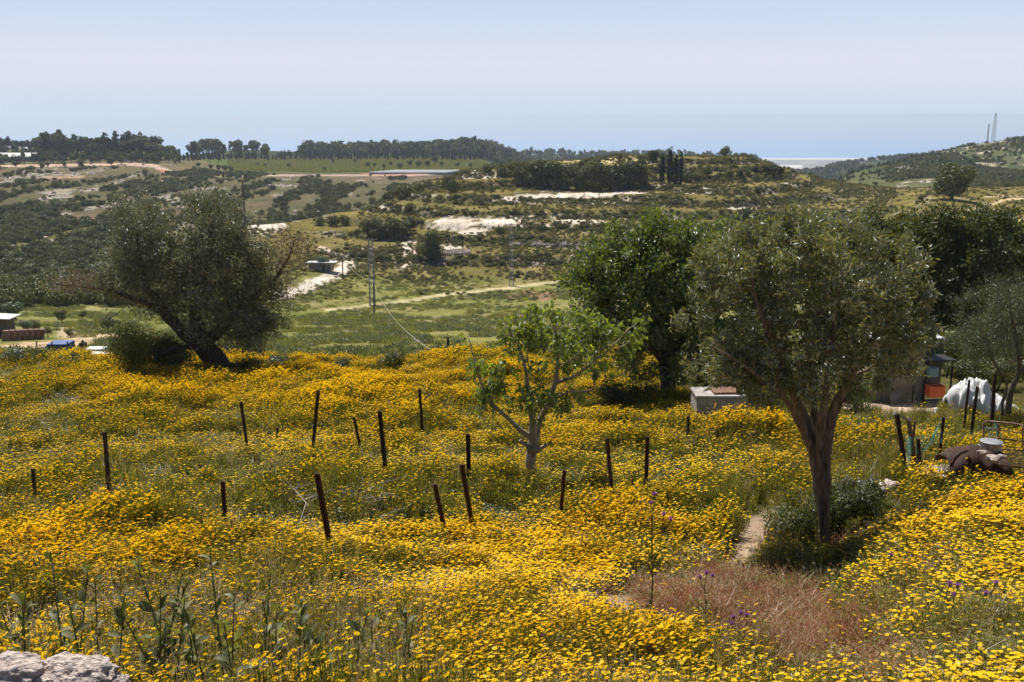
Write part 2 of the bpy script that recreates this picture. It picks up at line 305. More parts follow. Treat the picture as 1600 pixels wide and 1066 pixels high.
class MB:
    """collects triangles and quads (as triangles) with a tint per vertex and a material index per face"""
    def __init__(s): s.V = []; s.F = []; s.T = []; s.I = []; s.n = 0
    def add(s, V, F, tint=.5, mi=0):
        V = np.asarray(V, float); F = np.asarray(F, int)
        if F.shape[1] == 4: F = np.vstack([F[:, [0, 1, 2]], F[:, [0, 2, 3]]])
        s.V.append(V); s.F.append(F+s.n); s.n += len(V)
        s.T.append(np.broadcast_to(np.asarray(tint, float), (len(V),))); s.I.append(np.full(len(F), mi)); return s
    def box(s, c, size, rz=0, tint=.5, mi=0, rot=None, taper=1):
        x, y, z = np.array(size)/2
        V = np.array([(-x,-y,-z),(x,-y,-z),(x,y,-z),(-x,y,-z),(-x*taper,-y*taper,z),(x*taper,-y*taper,z),(x*taper,y*taper,z),(-x*taper,y*taper,z)])
        m = np.array(rot if rot is not None else Matrix.Rotation(rz, 3, 'Z')); V = V@m.T + np.array(c)
        return s.add(V, [(3,2,1,0),(4,5,6,7),(0,1,5,4),(1,2,6,5),(2,3,7,6),(3,0,4,7)], tint, mi)
    def tube(s, P, rad, n=6, tint=.5, mi=0, cap=True, gnarl=0):
        P = np.asarray(P, float); k = len(P); rad = np.broadcast_to(np.asarray(rad, float), (k,))
        T = np.gradient(P, axis=0); T /= np.linalg.norm(T, axis=1)[:, None]+1e-9
        ref = np.array((0, 0, 1.)) if abs(T[:, 2]).mean() < .9 else np.array((1., 0, 0))
        A = np.cross(T, ref); A /= np.linalg.norm(A, axis=1)[:, None]+1e-9; B = np.cross(T, A)
        th = np.arange(n)*2*np.pi/n
        rr = rad[:, None]*np.ones((k, n))
        if gnarl: rr = rr*(1+gnarl*np.sin(th*3+1.3)[None, :]*np.cos(np.arange(k)*.7)[:, None]+gnarl*.6*(RNG.random((k, n))-.5))
        V = P[:, None, :] + rr[:, :, None]*(np.cos(th)[None, :, None]*A[:, None, :]+np.sin(th)[None, :, None]*B[:, None, :])
        V = V.reshape(-1, 3); F = []
        for i in range(k-1):
            for j in range(n): F.append((i*n+j, i*n+(j+1) % n, (i+1)*n+(j+1) % n, (i+1)*n+j))
        s.add(V, F, tint, mi)
        if cap and n > 3:
            for base in (0, (k-1)*n):
                c = V[base:base+n].mean(0); s.add(np.vstack([V[base:base+n], c]), [(j, (j+1) % n, n) for j in range(n)], tint, mi)
        return s
    def leaves(s, P, D, N, L, W, tint, mi=0, fold=.2, droop=0.0):
        P = np.asarray(P); n = len(P)
        D = D/(np.linalg.norm(D, axis=1)[:, None]+1e-9)
        S = np.cross(D, N); S /= np.linalg.norm(S, axis=1)[:, None]+1e-9; N = np.cross(S, D)
        L = np.broadcast_to(L, (n,))[:, None]; W = np.broadcast_to(W, (n,))[:, None]
        mid = P+D*L*.45; tip = P+D*L; tip[:, 2] -= (droop*L)[:, 0]
        V = np.stack([P, mid+S*W*.5+N*W*fold, tip, mid-S*W*.5+N*W*fold], 1).reshape(-1, 3)
        b = np.arange(n)[:, None]*4
        F = np.vstack([b+np.array([[0, 1, 2]]), b+np.array([[0, 2, 3]])])
        s.V.append(V); s.F.append(F+s.n); s.n += len(V)
        s.T.append(np.repeat(np.broadcast_to(tint, (n,)), 4)); s.I.append(np.full(len(F), mi)); return s
    def mesh(s, name, mats, smooth=False):
        if not isinstance(mats, (list, tuple)): mats = [mats]
        return fast_mesh(name, np.vstack(s.V), np.vstack(s.F), mats, np.concatenate(s.T), np.concatenate(s.I), smooth)
    def build(s, name, mats, parent=None, loc=None, smooth=False):
        return link(name, s.mesh(name, mats, smooth), parent, loc)
def rdir(n, up=0.0, rng=RNG):
    d = rng.normal(size=(n, 3)); d /= np.linalg.norm(d, axis=1)[:, None]; d[:, 2] += up
    return d/np.linalg.norm(d, axis=1)[:, None]

def scatter(name, P, rot, scl, protos, pick):
    """one object whose points carry instances of the given meshes (countless ground cover)"""
    c = bpy.data.collections.new(name+'_kinds')
    for k, me in enumerate(protos):
        o = bpy.data.objects.new('%s_kind_%02d' % (name, k), me); c.objects.link(o)
    me = bpy.data.meshes.new(name); n = len(P)
    me.vertices.add(n); me.vertices.foreach_set('co', np.asarray(P, np.float32).ravel())
    a = me.attributes.new('rot', 'FLOAT_VECTOR', 'POINT'); a.data.foreach_set('vector', np.asarray(rot, np.float32).ravel())
    a = me.attributes.new('scl', 'FLOAT_VECTOR', 'POINT')
    scl = np.asarray(scl, np.float32)
    if scl.ndim == 1: scl = np.repeat(scl[:, None], 3, 1)
    a.data.foreach_set('vector', scl.ravel())
    a = me.attributes.new('pick', 'INT', 'POINT'); a.data.foreach_set('value', np.asarray(pick, np.int32))
    ob = link(name, me)
    ng = bpy.data.node_groups.new(name+'_nodes', 'GeometryNodeTree')
    ng.interface.new_socket('Geometry', in_out='INPUT', socket_type='NodeSocketGeometry')
    ng.interface.new_socket('Geometry', in_out='OUTPUT', socket_type='NodeSocketGeometry')
    N = ng.nodes; gi = N.new('NodeGroupInput'); go = N.new('NodeGroupOutput')
    ip = N.new('GeometryNodeInstanceOnPoints'); ci = N.new('GeometryNodeCollectionInfo')
    ci.inputs['Collection'].default_value = c; ci.inputs['Separate Children'].default_value = True; ci.inputs['Reset Children'].default_value = True
    def na(nm, ty):
        x = N.new('GeometryNodeInputNamedAttribute'); x.data_type = ty; x.inputs['Name'].default_value = nm; return x
    L = ng.links
    L.new(gi.outputs[0], ip.inputs['Points']); L.new(ci.outputs[0], ip.inputs['Instance'])
    ip.inputs['Pick Instance'].default_value = True
    L.new(na('pick', 'INT').outputs[0], ip.inputs['Instance Index'])
    e2r = N.new('FunctionNodeEulerToRotation'); L.new(na('rot', 'FLOAT_VECTOR').outputs[0], e2r.inputs[0]); L.new(e2r.outputs[0], ip.inputs['Rotation'])
    L.new(na('scl', 'FLOAT_VECTOR').outputs[0], ip.inputs['Scale'])
    L.new(ip.outputs[0], go.inputs[0])
    md = ob.modifiers.new('scatter', 'NODES'); md.node_group = ng
    return ob

# ------------------------------------------------------------------ ground cover colours (real albedo, by place)
def line_mask(pts, w, y0=0, y1=1e5, asp=1.0):
    """distance to a track laid on the ground, track given by marks on the terrain"""
    d2 = np.full(PX.shape, 1e9)
    for (x0, q0, *w0), (x1, q1, *w1) in zip(pts[:-1], pts[1:]):
        dx, dy = x1-x0, (q1-q0)*asp; L2 = dx*dx+dy*dy+1e-9
        t = np.clip(((PX-x0)*dx+(PY-q0)*asp*dy)/L2, 0, 1)
        d2 = np.minimum(d2, np.hypot(PX-x0-t*dx, (PY-q0)*asp-t*dy))
    d2 += (fbm(Xg*.5+5, Yg*.5, 9, 3)-.5)*w*.9
    return (1-sstep(w*.55, w, d2))*((Yg > y0) & (Yg < y1))
def ell_mask(cx, cy, rx, ry, y0=0, y1=1e5, soft=.35, nz=.9, seed=5, nscale=None):
    d = np.hypot((PX-cx)/rx, (PY-cy)/ry)
    s = nscale or 1.0
    d = d + nz*1.5*(fbm(PX/(9*s), PY/(2.2*s), seed, 4)-.5)
    return (1-sstep(1-soft, 1, d))*((Yg > y0) & (Yg < y1))
def mixc(C, col, m): return C*(1-m[..., None]) + np.array(col)*m[..., None]
C = np.zeros(PX.shape+(3,)); C[:] = (.075, .068, .028)
nA = fbm(Xg/9, Yg/9, 31, 5); nB = fbm(Xg/28, Yg/28, 41, 4); nC = fbm(Xg/2.4, Yg/2.4, 51, 3); nD = fbm(Xg/70, Yg/70, 61, 4)
one = np.ones(PX.shape)
C = mixc(C, (.155, .155, .052), sstep(43, 52, Yg))
C = mixc(C, (.24, .20, .10), sstep(43, 52, Yg)*sstep(.45, .65, nA)*.75)
C = mixc(C, (.12, .135, .04), sstep(43, 52, Yg)*sstep(.5, .62, nB)*.6)
hm = sstep(205, 225, Yg)
C = mixc(C, (.13, .112, .038), hm); C = mixc(C, (.18, .145, .06), hm*sstep(.45, .65, nA)*.7)
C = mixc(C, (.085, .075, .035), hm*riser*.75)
rock = (.50, .44, .37)
C = mixc(C, rock, hm*riser*sstep(.60, .70, fbm(Xg/6, Yg/3, 77, 4))*.8)
fm = sstep(372, 400, Yg)
C = mixc(C, (.095, .088, .048), fm); C = mixc(C, (.13, .10, .065), fm*sstep(.45, .62, nD)*.8)
C = mixc(C, (.30, .27, .23), fm*sstep(.60, .68, fbm(Xg/12, Yg/30, 88, 5))*.7*(1-sstep(620, 720, Yg)))
lower_left = ((PX < 400) & (Yg > 110) & (Yg < 400))*1.0
C = mixc(C, (.12, .13, .045), lower_left*.7)
C = mixc(C, (.13, .11, .06), sstep(600, 700, Yg)*(PX < 360))
# vineyard
vy = sstep(-12, 12, PX-372+(Yg-752)*.42+30*(fbm(Xg/30, Yg/60, 12, 3)-.5))*((Yg > 752) & (Yg < 985) & (PX < 840))
C = mixc(C, (.065, .105, .022), vy)
C = mixc(C, (.10, .11, .04), vy*sstep(.45, .6, nD)*.5)
C = mixc(C, (.035, .05, .02), sstep(985, 1000, Yg)*(Yg < 2400)*(PX < 1260)*.9)
C = mixc(C, (.085, .095, .04), sstep(380, 450, Yg)*(Yg < 1200)*(PX > 1290)*.9)
C = mixc(C, (.045, .06, .025), sstep(400, 520, Yg)*(PX > 1290)*(Yg < 1200)*sstep(.46, .6, fbm(Xg/45, Yg/60, 71, 4))*.8)
C = mixc(C, (.04, .055, .028), sstep(1150, 1250, Yg)*(Yg < 2600)*(PX > 1200)*.9)
C = mixc(C, (.42, .36, .30), sstep(450, 520, Yg)*(PX > 1400)*(Yg < 950)*sstep(.62, .7, fbm(Xg/9, Yg/12, 73, 4))*.8)
# limestone outcrops on the hill
for (a, b, c, d) in [(708,350,40,11),(735,362,34,6),(775,347,42,7),(815,341,34,6),(850,308,62,5),(925,304,60,4.5),(985,300,34,3),(800,311,30,3),(900,346,45,4),(835,353,60,5),(640,305,30,4),(740,272,38,8),
                     (610,325,50,2.5),(410,358,32,10),(640,390,14,18),(628,412,16,10),(655,400,20,5),(430,345,30,5),(700,386,24,5),(775,272,22,6),(540,318,55,5),(1090,300,40,3),(1160,322,40,6),(1240,288,26,4),(1320,284,14,3),(590,300,40,6)]:
    C = mixc(C, (.56, .49, .42), ell_mask(a, b, c, d, 150, 420, seed=int(a+b)))
for (a, b, c, d) in [(560,518,22,5),(600,508,20,4),(640,530,18,3),(790,495,40,6),(740,502,26,4),(690,500,30,6),(760,512,50,5)]:
    C = mixc(C, (.34, .28, .21), ell_mask(a, b, c, d, 46, 200, seed=int(a+b))*.8)
C = mixc(C, (.30, .17, .13), ell_mask(830, 462, 55, 8, 100, 230, seed=4)*.8)
# tracks
PT = (.50, .43, .33)
C = mixc(C, (.40, .36, .22), line_mask([(510,485),(570,479),(640,470),(700,460),(800,450),(890,437)], 4.5, 120, 230, 1.6)*.85)
C = mixc(C, (.55, .48, .42), line_mask([(430,462),(470,455),(500,440),(535,424),(545,412)], 14, 120, 290, 1.4))
C = mixc(C, (.55, .48, .42), line_mask([(385,362),(400,356),(440,352)], 9, 180, 300, 1.4))
C = mixc(C, (.50, .42, .34), line_mask([(500,388),(530,400),(545,414)], 6, 180, 300, 1.4))
C = mixc(C, (.50, .38, .24), line_mask([(1515,328),(1545,321),(1570,312),(1600,310)], 4.0, 150, 400, 2)*.9)
C = mixc(C, (.50, .38, .24), line_mask([(1580,343),(1620,338)], 7, 100, 400, 2)*.9)
C = mixc(C, (.52, .42, .28), line_mask([(1540,308),(1640,304)], 3.5, 200, 400, 3)*.9)
C = mixc(C, (.42, .30, .20), line_mask([(-120,556),(0,545),(60,540),(140,532)], 12, 58, 130, 1.6))
C = mixc(C, (.36, .28, .2), line_mask([(100,520),(180,524)], 14, 85, 150, 1)*.8)
C = mixc(C, (.42, .31, .24), line_mask([(-200,262),(60,259),(190,257),(230,258)], 4.5, 560, 900, 2))
C = mixc(C, (.42, .32, .26), line_mask([(205,256),(240,259),(270,270),(330,275)], 5, 480, 900, 1.4))
C = mixc(C, (.36, .15, .10), line_mask([(250,266),(275,271),(310,273)], 2.5, 480, 900, 1)*.8)
C = mixc(C, (.36, .24, .16), line_mask([(60,278),(130,276)], 2.5, 400, 900, 1)*.8)
C = mixc(C, (.48, .40, .32), line_mask([(270,239),(312,224)], 3.5, 700, 1000, 1))
C = mixc(C, (.38, .29, .24), line_mask([(330,275),(480,274),(640,274),(705,271)], 3.5, 560, 800, 2)*.9)
C = mixc(C, (.36, .16, .12), ell_mask(615, 272, 60, 2.5, 600, 900, nz=.3)*.7)
C = mixc(C, (.55, .44, .22), ell_mask(935, 250, 90, 7, 330, 380, nz=.4)*.8)
C = mixc(C, (.30, .25, .12), ell_mask(900, 258, 120, 10, 325, 380, nz=.5)*.5)
C = mixc(C, (.34, .30, .14), ell_mask(130, 478, 60, 9, 120, 320, nz=.5)*.5)
# far coastal plain in strips of fields and plastic
cp = (Yg > 4500)*1.0
strip = vn(Xg/900, Yg/160, 5); strip2 = vn(Xg/300, Yg/70, 8)
C = mixc(C, (.16, .14, .10), cp); C = mixc(C, (.34, .30, .24), cp*(strip > .55)*.8)
C = mixc(C, (.75, .73, .70), cp*(strip2 > .62)*(Yg < 8200)*1.0); C = mixc(C, (.08, .08, .06), cp*(strip2 < .25)*.8)
C = mixc(C, (.8, .76, .68), cp*((Yg > 9200))*.8)
# near field: worn paths, soil
SOIL = (.36, .26, .19)
pathm = line_mask([(1215,815),(1180,845),(1150,880)], 36, 5, 30, 1.1)
pathm = np.maximum(pathm, ell_mask(965, 950, 48, 26, 5, 30, nz=.6)); pathm = np.maximum(pathm, ell_mask(1010, 985, 60, 18, 5, 30, nz=.6)*.8)
yard = ((Yg > 24.0) & (Yg < 31.5))*sstep(1310, 1335, PX)*(1-sstep(24, 27, 33-Yg*0.0))*1.0
yardm = line_mask([(1315,638),(1400,636),(1480,632),(1560,628)], 11, 20, 36, 1.0)
yardm = np.maximum(yardm, ell_mask(1400, 676, 22, 10, 15, 30, nz=.4)*.8)
C = mixc(C, SOIL, pathm); C = mixc(C, (.38, .29, .23), yardm)
redm = np.clip(ell_mask(1130, 965, 190, 75, 4, 18, soft=.5, nz=1.2) + ell_mask(1230, 1010, 130, 90, 4, 18, soft=.5, nz=1.2), 0, 1)
C = mixc(C, (.15, .08, .045), redm*(1-pathm)*.8)

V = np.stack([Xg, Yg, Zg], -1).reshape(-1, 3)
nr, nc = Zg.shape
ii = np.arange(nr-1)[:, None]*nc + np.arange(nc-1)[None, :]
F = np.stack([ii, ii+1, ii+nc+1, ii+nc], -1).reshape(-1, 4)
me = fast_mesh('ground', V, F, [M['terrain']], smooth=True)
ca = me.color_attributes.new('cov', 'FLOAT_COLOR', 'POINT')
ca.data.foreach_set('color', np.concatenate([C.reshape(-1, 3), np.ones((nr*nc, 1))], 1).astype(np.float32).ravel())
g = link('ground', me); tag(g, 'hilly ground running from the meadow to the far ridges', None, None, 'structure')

# sea
m, n, l = new_mat('sea_water')
p = n.new('ShaderNodeBsdfPrincipled'); p.inputs['Base Color'].default_value = (.06, .26, .50, 1); p.inputs['Roughness'].default_value = .4
o = n.new('ShaderNodeOutputMaterial'); l.new(p.outputs[0], o.inputs[0])
s = fast_mesh('sea', [(-60000, 9000, -396), (60000, 9000, -396), (60000, 66000, -396), (-60000, 66000, -396)], [(0, 1, 2, 3)], [m])
tag(link('sea', s), 'hazy blue sea beyond the coastal plain', None, None, 'structure')

# haze
m, n, l = new_mat('haze_air')
pv = n.new('ShaderNodeVolumePrincipled'); pv.inputs['Color'].default_value = (.76, .86, 1.0, 1)
pv.inputs['Density'].default_value = 1.05e-4; pv.inputs['Anisotropy'].default_value = .18
o = n.new('ShaderNodeOutputMaterial'); l.new(pv.outputs[0], o.inputs['Volume'])
hz = MB(); hz.box((0, 33000, -197.5), (126000, 68000, 413)); ho = hz.build('haze', [m]); tag(ho, 'pale haze in the air', None, None, 'stuff')

# ------------------------------------------------------------------ branching trees
def grow(trunks, attr, step=.3, wpath=.35, tip=.006, powr=.5, jit=.15, minz=None, sag=0.0, rng=RNG):
    """trunks: list of [(x,y,z,r),...]; attr (n,3). returns chains of (points, radii) and tips (pos, dir)"""
    pos, par, plen, fix = [], [], [], []
    for k, t in enumerate(trunks):
        prev = -1
        if k: prev = int(np.argmin([np.linalg.norm(np.array(p)-np.array(t[0][:3])) for p in pos]))
        pts = [np.array(q[:3], float) for q in t]; rs = [q[3] for q in t]
        for j in range(len(pts)):
            if j: 
                m = max(1, int(np.linalg.norm(pts[j]-pts[j-1])/step))
                for q in range(1, m+1):
                    f = q/m; P = pts[j-1]*(1-f)+pts[j]*f + (rng.normal(size=3)*step*jit*.35 if q < m else 0)
                    plen.append((plen[prev]+np.linalg.norm(P-pos[prev])) if prev >= 0 else 0); pos.append(P); par.append(prev); fix.append(rs[j-1]*(1-f)+rs[j]*f); prev = len(pos)-1
            elif k == 0:
                pos.append(pts[0]); par.append(-1); plen.append(0); fix.append(rs[0]); prev = 0
    ntr = len(pos)
    P = np.zeros((ntr+len(attr)*60, 3)); P[:ntr] = pos; PL = np.zeros(len(P)); PL[:ntr] = plen; cnt = ntr
    par = par+[0]*(len(P)-ntr)
    ok = np.ones(len(P), bool)
    if minz is not None: ok[:ntr] = P[:ntr, 2] > minz
    chains = []; order = np.argsort(np.linalg.norm(attr-P[:ntr].mean(0), axis=1))
    tips = []
    for a in attr[order]:
        d = np.linalg.norm(P[:cnt]-a, axis=1)+wpath*PL[:cnt]+np.where(ok[:cnt], 0, 1e3)
        b = int(np.argmin(d)); n0 = P[b]; D = np.linalg.norm(a-n0)
        if D < 1e-3: continue
        pd = n0-P[par[b]] if par[b] >= 0 else np.array((0, 0, 1.)); pd = pd/(np.linalg.norm(pd)+1e-9)
        c = n0+pd*D*.35+rng.normal(size=3)*D*jit; c[2] += D*(.12-sag)
        m = int(np.clip(math.ceil(D/step), 2, 50)); idx = [b]
        for q in range(1, m+1):
            f = q/m; w = n0*(1-f)**2+c*2*f*(1-f)+a*f*f
            if cnt >= len(P): break
            P[cnt] = w; par[cnt] = idx[-1]; PL[cnt] = PL[idx[-1]]+np.linalg.norm(w-P[idx[-1]]); idx.append(cnt); cnt += 1
        chains.append(idx); tips.append(idx[-1])
    c = np.zeros(cnt)
    for t in tips: c[t] += 1
    for i in range(cnt-1, -1, -1):
        if par[i] >= 0 and i >= ntr: c[par[i]] += c[i]
    for i in range(ntr-1, 0, -1): c[par[i]] += c[i]
    r = tip*np.maximum(c, 1)**powr
    fx = np.array(fix); r[:ntr] = fx
    cap = np.full(cnt, 1e9)
    for i in range(ntr, cnt): cap[i] = r[par[i]]*.85; r[i] = min(r[i], cap[i])
    td = np.array([P[t]-P[par[t]] for t in tips]); td /= np.linalg.norm(td, axis=1)[:, None]+1e-9
    return P[:cnt], np.array(par[:cnt]), r, chains, P[tips], td, ntr
def lobe_pts(lobes, n, Y, rng=RNG, shell=.45, gap=.36, gs=1.0):
    out = []
    vol = np.array([l[2]*l[3] for l in lobes], float); k = np.maximum(1, (n*vol/vol.sum()).astype(int))
    for l, m in zip(lobes, k):
        px, py, rx, ry, dy, rd = l; c = np.array(at(px, py, Y+dy)); s = (Y+dy)/FPX
        u = rng.normal(size=(m*2, 3)); u /= np.linalg.norm(u, axis=1)[:, None]; u *= (rng.random((m*2, 1))**shell)
        p = c+u*np.array((rx*s, rd, ry*s))
        g = np.array([mnoise.noise(Vector(q)*(1.1/gs)) for q in p]); p = p[g > -gap][:m]
        out.append(p)
    return np.vstack(out)
def tree(name, label, cat, base, Y, trunks, lobes, nattr, leaf, barkm, leafm, nleaf, step=.3, tip=.006, spread=.25, group=None, minz=None,
         upl=.25, extra=None, powr=.5, wpath=.35, leaf_parts=0, sides=8, gnarl=.08, fold=.2, droop=.1, seed=1, bare=None, sag=0.0, cname='crown', twk=2):
    rng = np.random.default_rng(seed)
    B = Vector(base); root = thing(name, label, cat, B, 0, group)
    A = lobe_pts(lobes, nattr, Y, rng)-np.array(B)
    if bare is not None: 
        Ab = lobe_pts(bare[0], bare[1], Y, rng)-np.array(B); A2 = np.vstack([A, Ab])
    else: A2 = A; 
    nb = len(A)
    tr = [[(p[0]-B[0], p[1]-B[1], p[2]-B[2], p[3]) for p in t] for t in trunks]
    P, par, r, chains, TP, TD, ntr = grow(tr, A2, step, wpath, tip, powr, minz=minz, rng=rng, sag=sag)
    tm = MB(); bm_ = MB()
    for k, t in enumerate(tr):       # trunk members as tapering gnarled tubes following the stored nodes
        pass
    # trunk nodes: contiguous runs
    runs = []; cur = [0]
    for i in range(1, ntr):
        if par[i] == cur[-1]: cur.append(i)
        else: runs.append(cur); cur = [par[i], i]
    runs.append(cur)
    for c in runs: tm.tube(P[c], r[c], sides+2, rng.random(), 0, True, gnarl)
    for c in chains:
        c2 = list(c); rr = r[c2].copy(); rr[0] = min(rr[0], rr[1]*1.15)
        bm_.tube(P[c2], rr, 3 if rr[0] < .012 else (5 if rr[0] < .04 else sides), rng.random(), 0, False)
    to = tm.build('trunk', [barkm], root, smooth=True)
    # fine twigs at the tips
    nt = len(TP)
    k = twk; tc = np.repeat(TP, k, 0); tdv = rdir(len(tc), .15, rng)*.7+np.repeat(TD, k, 0)*.6
    te = tc+tdv*spread*rng.uniform(.5, 1.3, (len(tc), 1))
    for a, b in zip(tc, te): bm_.tube([a, (a+b)/2+rng.normal(size=3)*spread*.06, b], [tip*.7, tip*.55, tip*.3], 3, .5, 0, False)
    bm_.build('branches', [barkm], root)
    # leaves along the tips and twigs
    lm = MB(); leafed = np.linalg.norm(TP[:, None, :]-A[None, :, :], axis=2).min(1) < 1e-3 if bare is not None else np.ones(nt, bool)
    idx = rng.integers(0, len(tc), nleaf); idx = idx[leafed[idx//k]]
    f = rng.random((len(idx), 1)); base_ = tc[idx]*(1-f)+te[idx]*f + rng.normal(size=(len(idx), 3))*spread*.34
    d = rdir(len(idx), upl, rng)*.8+tdv[idx]*.6
    N = rdir(len(idx), .6, rng); L, W = leaf
    ls = L*rng.uniform(.6, 1.2, len(idx)); ws = W*rng.uniform(.7, 1.2, len(idx))
    clump = np.array([mnoise.noise(Vector(q)*1.6)*.5+.5 for q in tc])[idx]
    tint = np.clip(clump*.45+rng.random(len(idx))*.6-.02, 0, 1)
    m0 = 0
    if leaf_parts:
        # the leaves that show largest (towards the viewer) are parts of their own, sharing a few meshes
        cam_near = np.argsort(np.linalg.norm(base_+np.array(B), axis=1))[:leaf_parts*6]; sel = rng.choice(cam_near, leaf_parts, False)
        keep = np.ones(len(idx), bool); keep[sel] = False
        kinds = []
        for q in range(5):
            z = MB(); z.leaves(np.zeros((1, 3)), np.array([[0, 1., 0]]), np.array([[0, 0, 1.]]), L, W, np.array([q/4]), 0, fold, droop); kinds.append(z.mesh('leaf', [leafm]))
        for q, s_ in enumerate(sel):
            o = link('leaf', kinds[int(tint[s_]*4.99)], root, Vector(base_[s_]))
            D = Vector(d[s_]).normalized(); o.rotation_euler = (Matrix.Rotation(rng.uniform(-.8, .8), 3, D) @ D.to_track_quat('Y', 'Z').to_matrix()).to_euler()
            o.scale = [ls[s_]/L]*3
        base_, d, N, ls, ws, tint = base_[keep], d[keep], N[keep], ls[keep], ws[keep], tint[keep]
    lm.leaves(base_, d, N, ls, ws, tint, 0, fold, droop)
    tag(lm.build(cname, [leafm], root), kind='stuff')
    if extra: extra(root, tc, te, tdv, nb, rng, B)
    return root
def W4(px, py, Y, r): 
    v = at(px, py, Y); return (v[0], v[1], v[2], r)

# hero olive, left
Y = 38; b = at(352, 600, Y); b.z = float(ground(b.x, b.y))-.1
tr = [[(b.x, b.y, b.z, .62), W4(346, 580, Y, .50), W4(330, 556, Y, .42), W4(312, 538, Y, .36), W4(305, 500, Y-.2, .25), W4(306, 460, Y-.3, .2), W4(320, 420, Y, .15), W4(332, 385, Y, .10), W4(330, 350, Y, .06)],
      [W4(312, 538, Y, .3), W4(285, 518, Y-.4, .25), W4(262, 495, Y-.6, .2), W4(246, 470, Y-.8, .16), W4(230, 450, Y-.8, .12), W4(222, 415, Y-.6, .09), W4(215, 375, Y-.4, .06)],
      [W4(256, 487, Y-.6, .13), W4(230, 474, Y-1, .11), W4(205, 466, Y-1.2, .09), W4(180, 456, Y-1.4, .07), W4(158, 452, Y-1.5, .05), W4(120, 447, Y-1.6, .035), W4(85, 443, Y-1.7, .02)],
      [W4(316, 545, Y, .16), W4(295, 542, Y-.6, .1), W4(270, 545, Y-1, .07), W4(250, 556, Y-1.2, .04)],
      [W4(318, 540, Y, .3), W4(345, 515, Y+.4, .24), W4(372, 490, Y+.6, .18), W4(400, 462, Y+.6, .12), W4(432, 435, Y+.6, .08), W4(452, 400, Y+.6, .05)],
      [W4(372, 490, Y+.6, .12), W4(385, 450, Y+.9, .1), W4(392, 400, Y+.9, .06)]]
lo = [(235, 385, 62, 58, -.5, 1.6), (335, 355, 52, 50, 0, 1.6), (285, 425, 72, 55, 0, 2), (385, 465, 58, 62, .6, 1.7), (345, 505, 66, 42, 0, 1.8), (200, 430, 42, 48, -.8, 1.2),
      (400, 408, 28, 40, .6, 1.0), (210, 338, 30, 26, -.5, .9), (318, 322, 34, 18, 0, .9), (410, 505, 32, 34, .3, 1.2), (255, 470, 40, 28, -.5, 1), (330, 470, 60, 50, -.6, 1.4), (390, 520, 45, 30, 0, 1.2), (345, 400, 60, 50, 0, 1.8)]
def dry(root, tc, te, tdv, nb, rng, B):
    A = lobe_pts([(300, 425, 80, 50, 0, 2), (452, 388, 42, 45, .6, .9), (430, 440, 40, 40, .6, .9), (235, 460, 50, 35, -.8, 1.2), (120, 442, 60, 22, -1.6, .6)], 12000, 38, rng)-np.array(B)
    z = MB(); n = len(A); z.leaves(A, rdir(n, .2, rng), rdir(n, .5, rng), .085*rng.uniform(.6, 1.2, n), .034, rng.random(n), 0, .2)
    tag(z.build('dry_leaves', [M['olive_brown']], root), 'brown withering leaves', kind='stuff')
tree('olive_tree', 'large old olive tree with a leaning trunk and brown dead branches behind the meadow', 'olive tree', b, Y, tr, lo, 560, (.15, .055), M['bark_dark'], M['olive'], 62000,
     step=.35, tip=.009, spread=.46, extra=dry, minz=1.4, gnarl=.16, bare=([(455, 388, 44, 50, .6, .9), (440, 445, 42, 40, .6, .9), (120, 440, 62, 24, -1.6, .6), (190, 475, 40, 25, -1.2, .6)], 130), seed=3)

# foreground tree on the right with several stems
Y = 12.3; b = at(1291, 874, Y); b.z = float(ground(b.x, b.y))-.05
tr = [[(b.x, b.y, b.z, .085), W4(1290, 850, Y, .068), W4(1287, 800, Y, .075), W4(1280, 750, Y, .085), W4(1275, 700, Y, .085), W4(1258, 655, Y+.1, .075), W4(1240, 615, Y+.1, .055), W4(1226, 575, Y, .045), W4(1200, 520, Y-.2, .035), W4(1180, 460, Y-.3, .022), W4(1165, 400, Y-.3, .014)],
      [W4(1289, 800, Y-.03, .05), W4(1291, 760, Y-.05, .07), W4(1289, 715, Y-.08, .085), W4(1294, 670, Y-.1, .085), W4(1305, 635, Y-.1, .07), W4(1320, 605, Y-.1, .055), W4(1345, 560, Y-.1, .04), W4(1385, 500, Y, .026), W4(1410, 450, Y, .016)],
      [W4(1284, 790, Y+.05, .05), W4(1283, 750, Y+.08, .07), W4(1280, 705, Y+.1, .07), W4(1275, 660, Y+.2, .06), W4(1268, 610, Y+.3, .05), W4(1262, 540, Y+.4, .035), W4(1258, 450, Y+.4, .02), W4(1255, 380, Y+.4, .012)],
      [W4(1286, 780, Y-.06, .04), W4(1283, 740, Y-.1, .055), W4(1281, 700, Y-.12, .06), W4(1284, 655, Y-.2, .055), W4(1290, 610, Y-.3, .045), W4(1300, 540, Y-.4, .03), W4(1310, 460, Y-.5, .02), W4(1320, 390, Y-.5, .012)],
      [W4(1279, 760, Y-.04, .05), W4(1270, 705, Y-.06, .06), W4(1254, 668, Y-.15, .05), W4(1238, 640, Y-.25, .04), W4(1216, 610, Y-.4, .03), W4(1160, 570, Y-.6, .02), W4(1110, 540, Y-.7, .012)],
      [W4(1288, 690, Y+.1, .06), W4(1302, 655, Y+.25, .05), W4(1312, 625, Y+.4, .04), W4(1330, 590, Y+.6, .03), W4(1390, 560, Y+.7, .018), W4(1440, 545, Y+.7, .01)]]
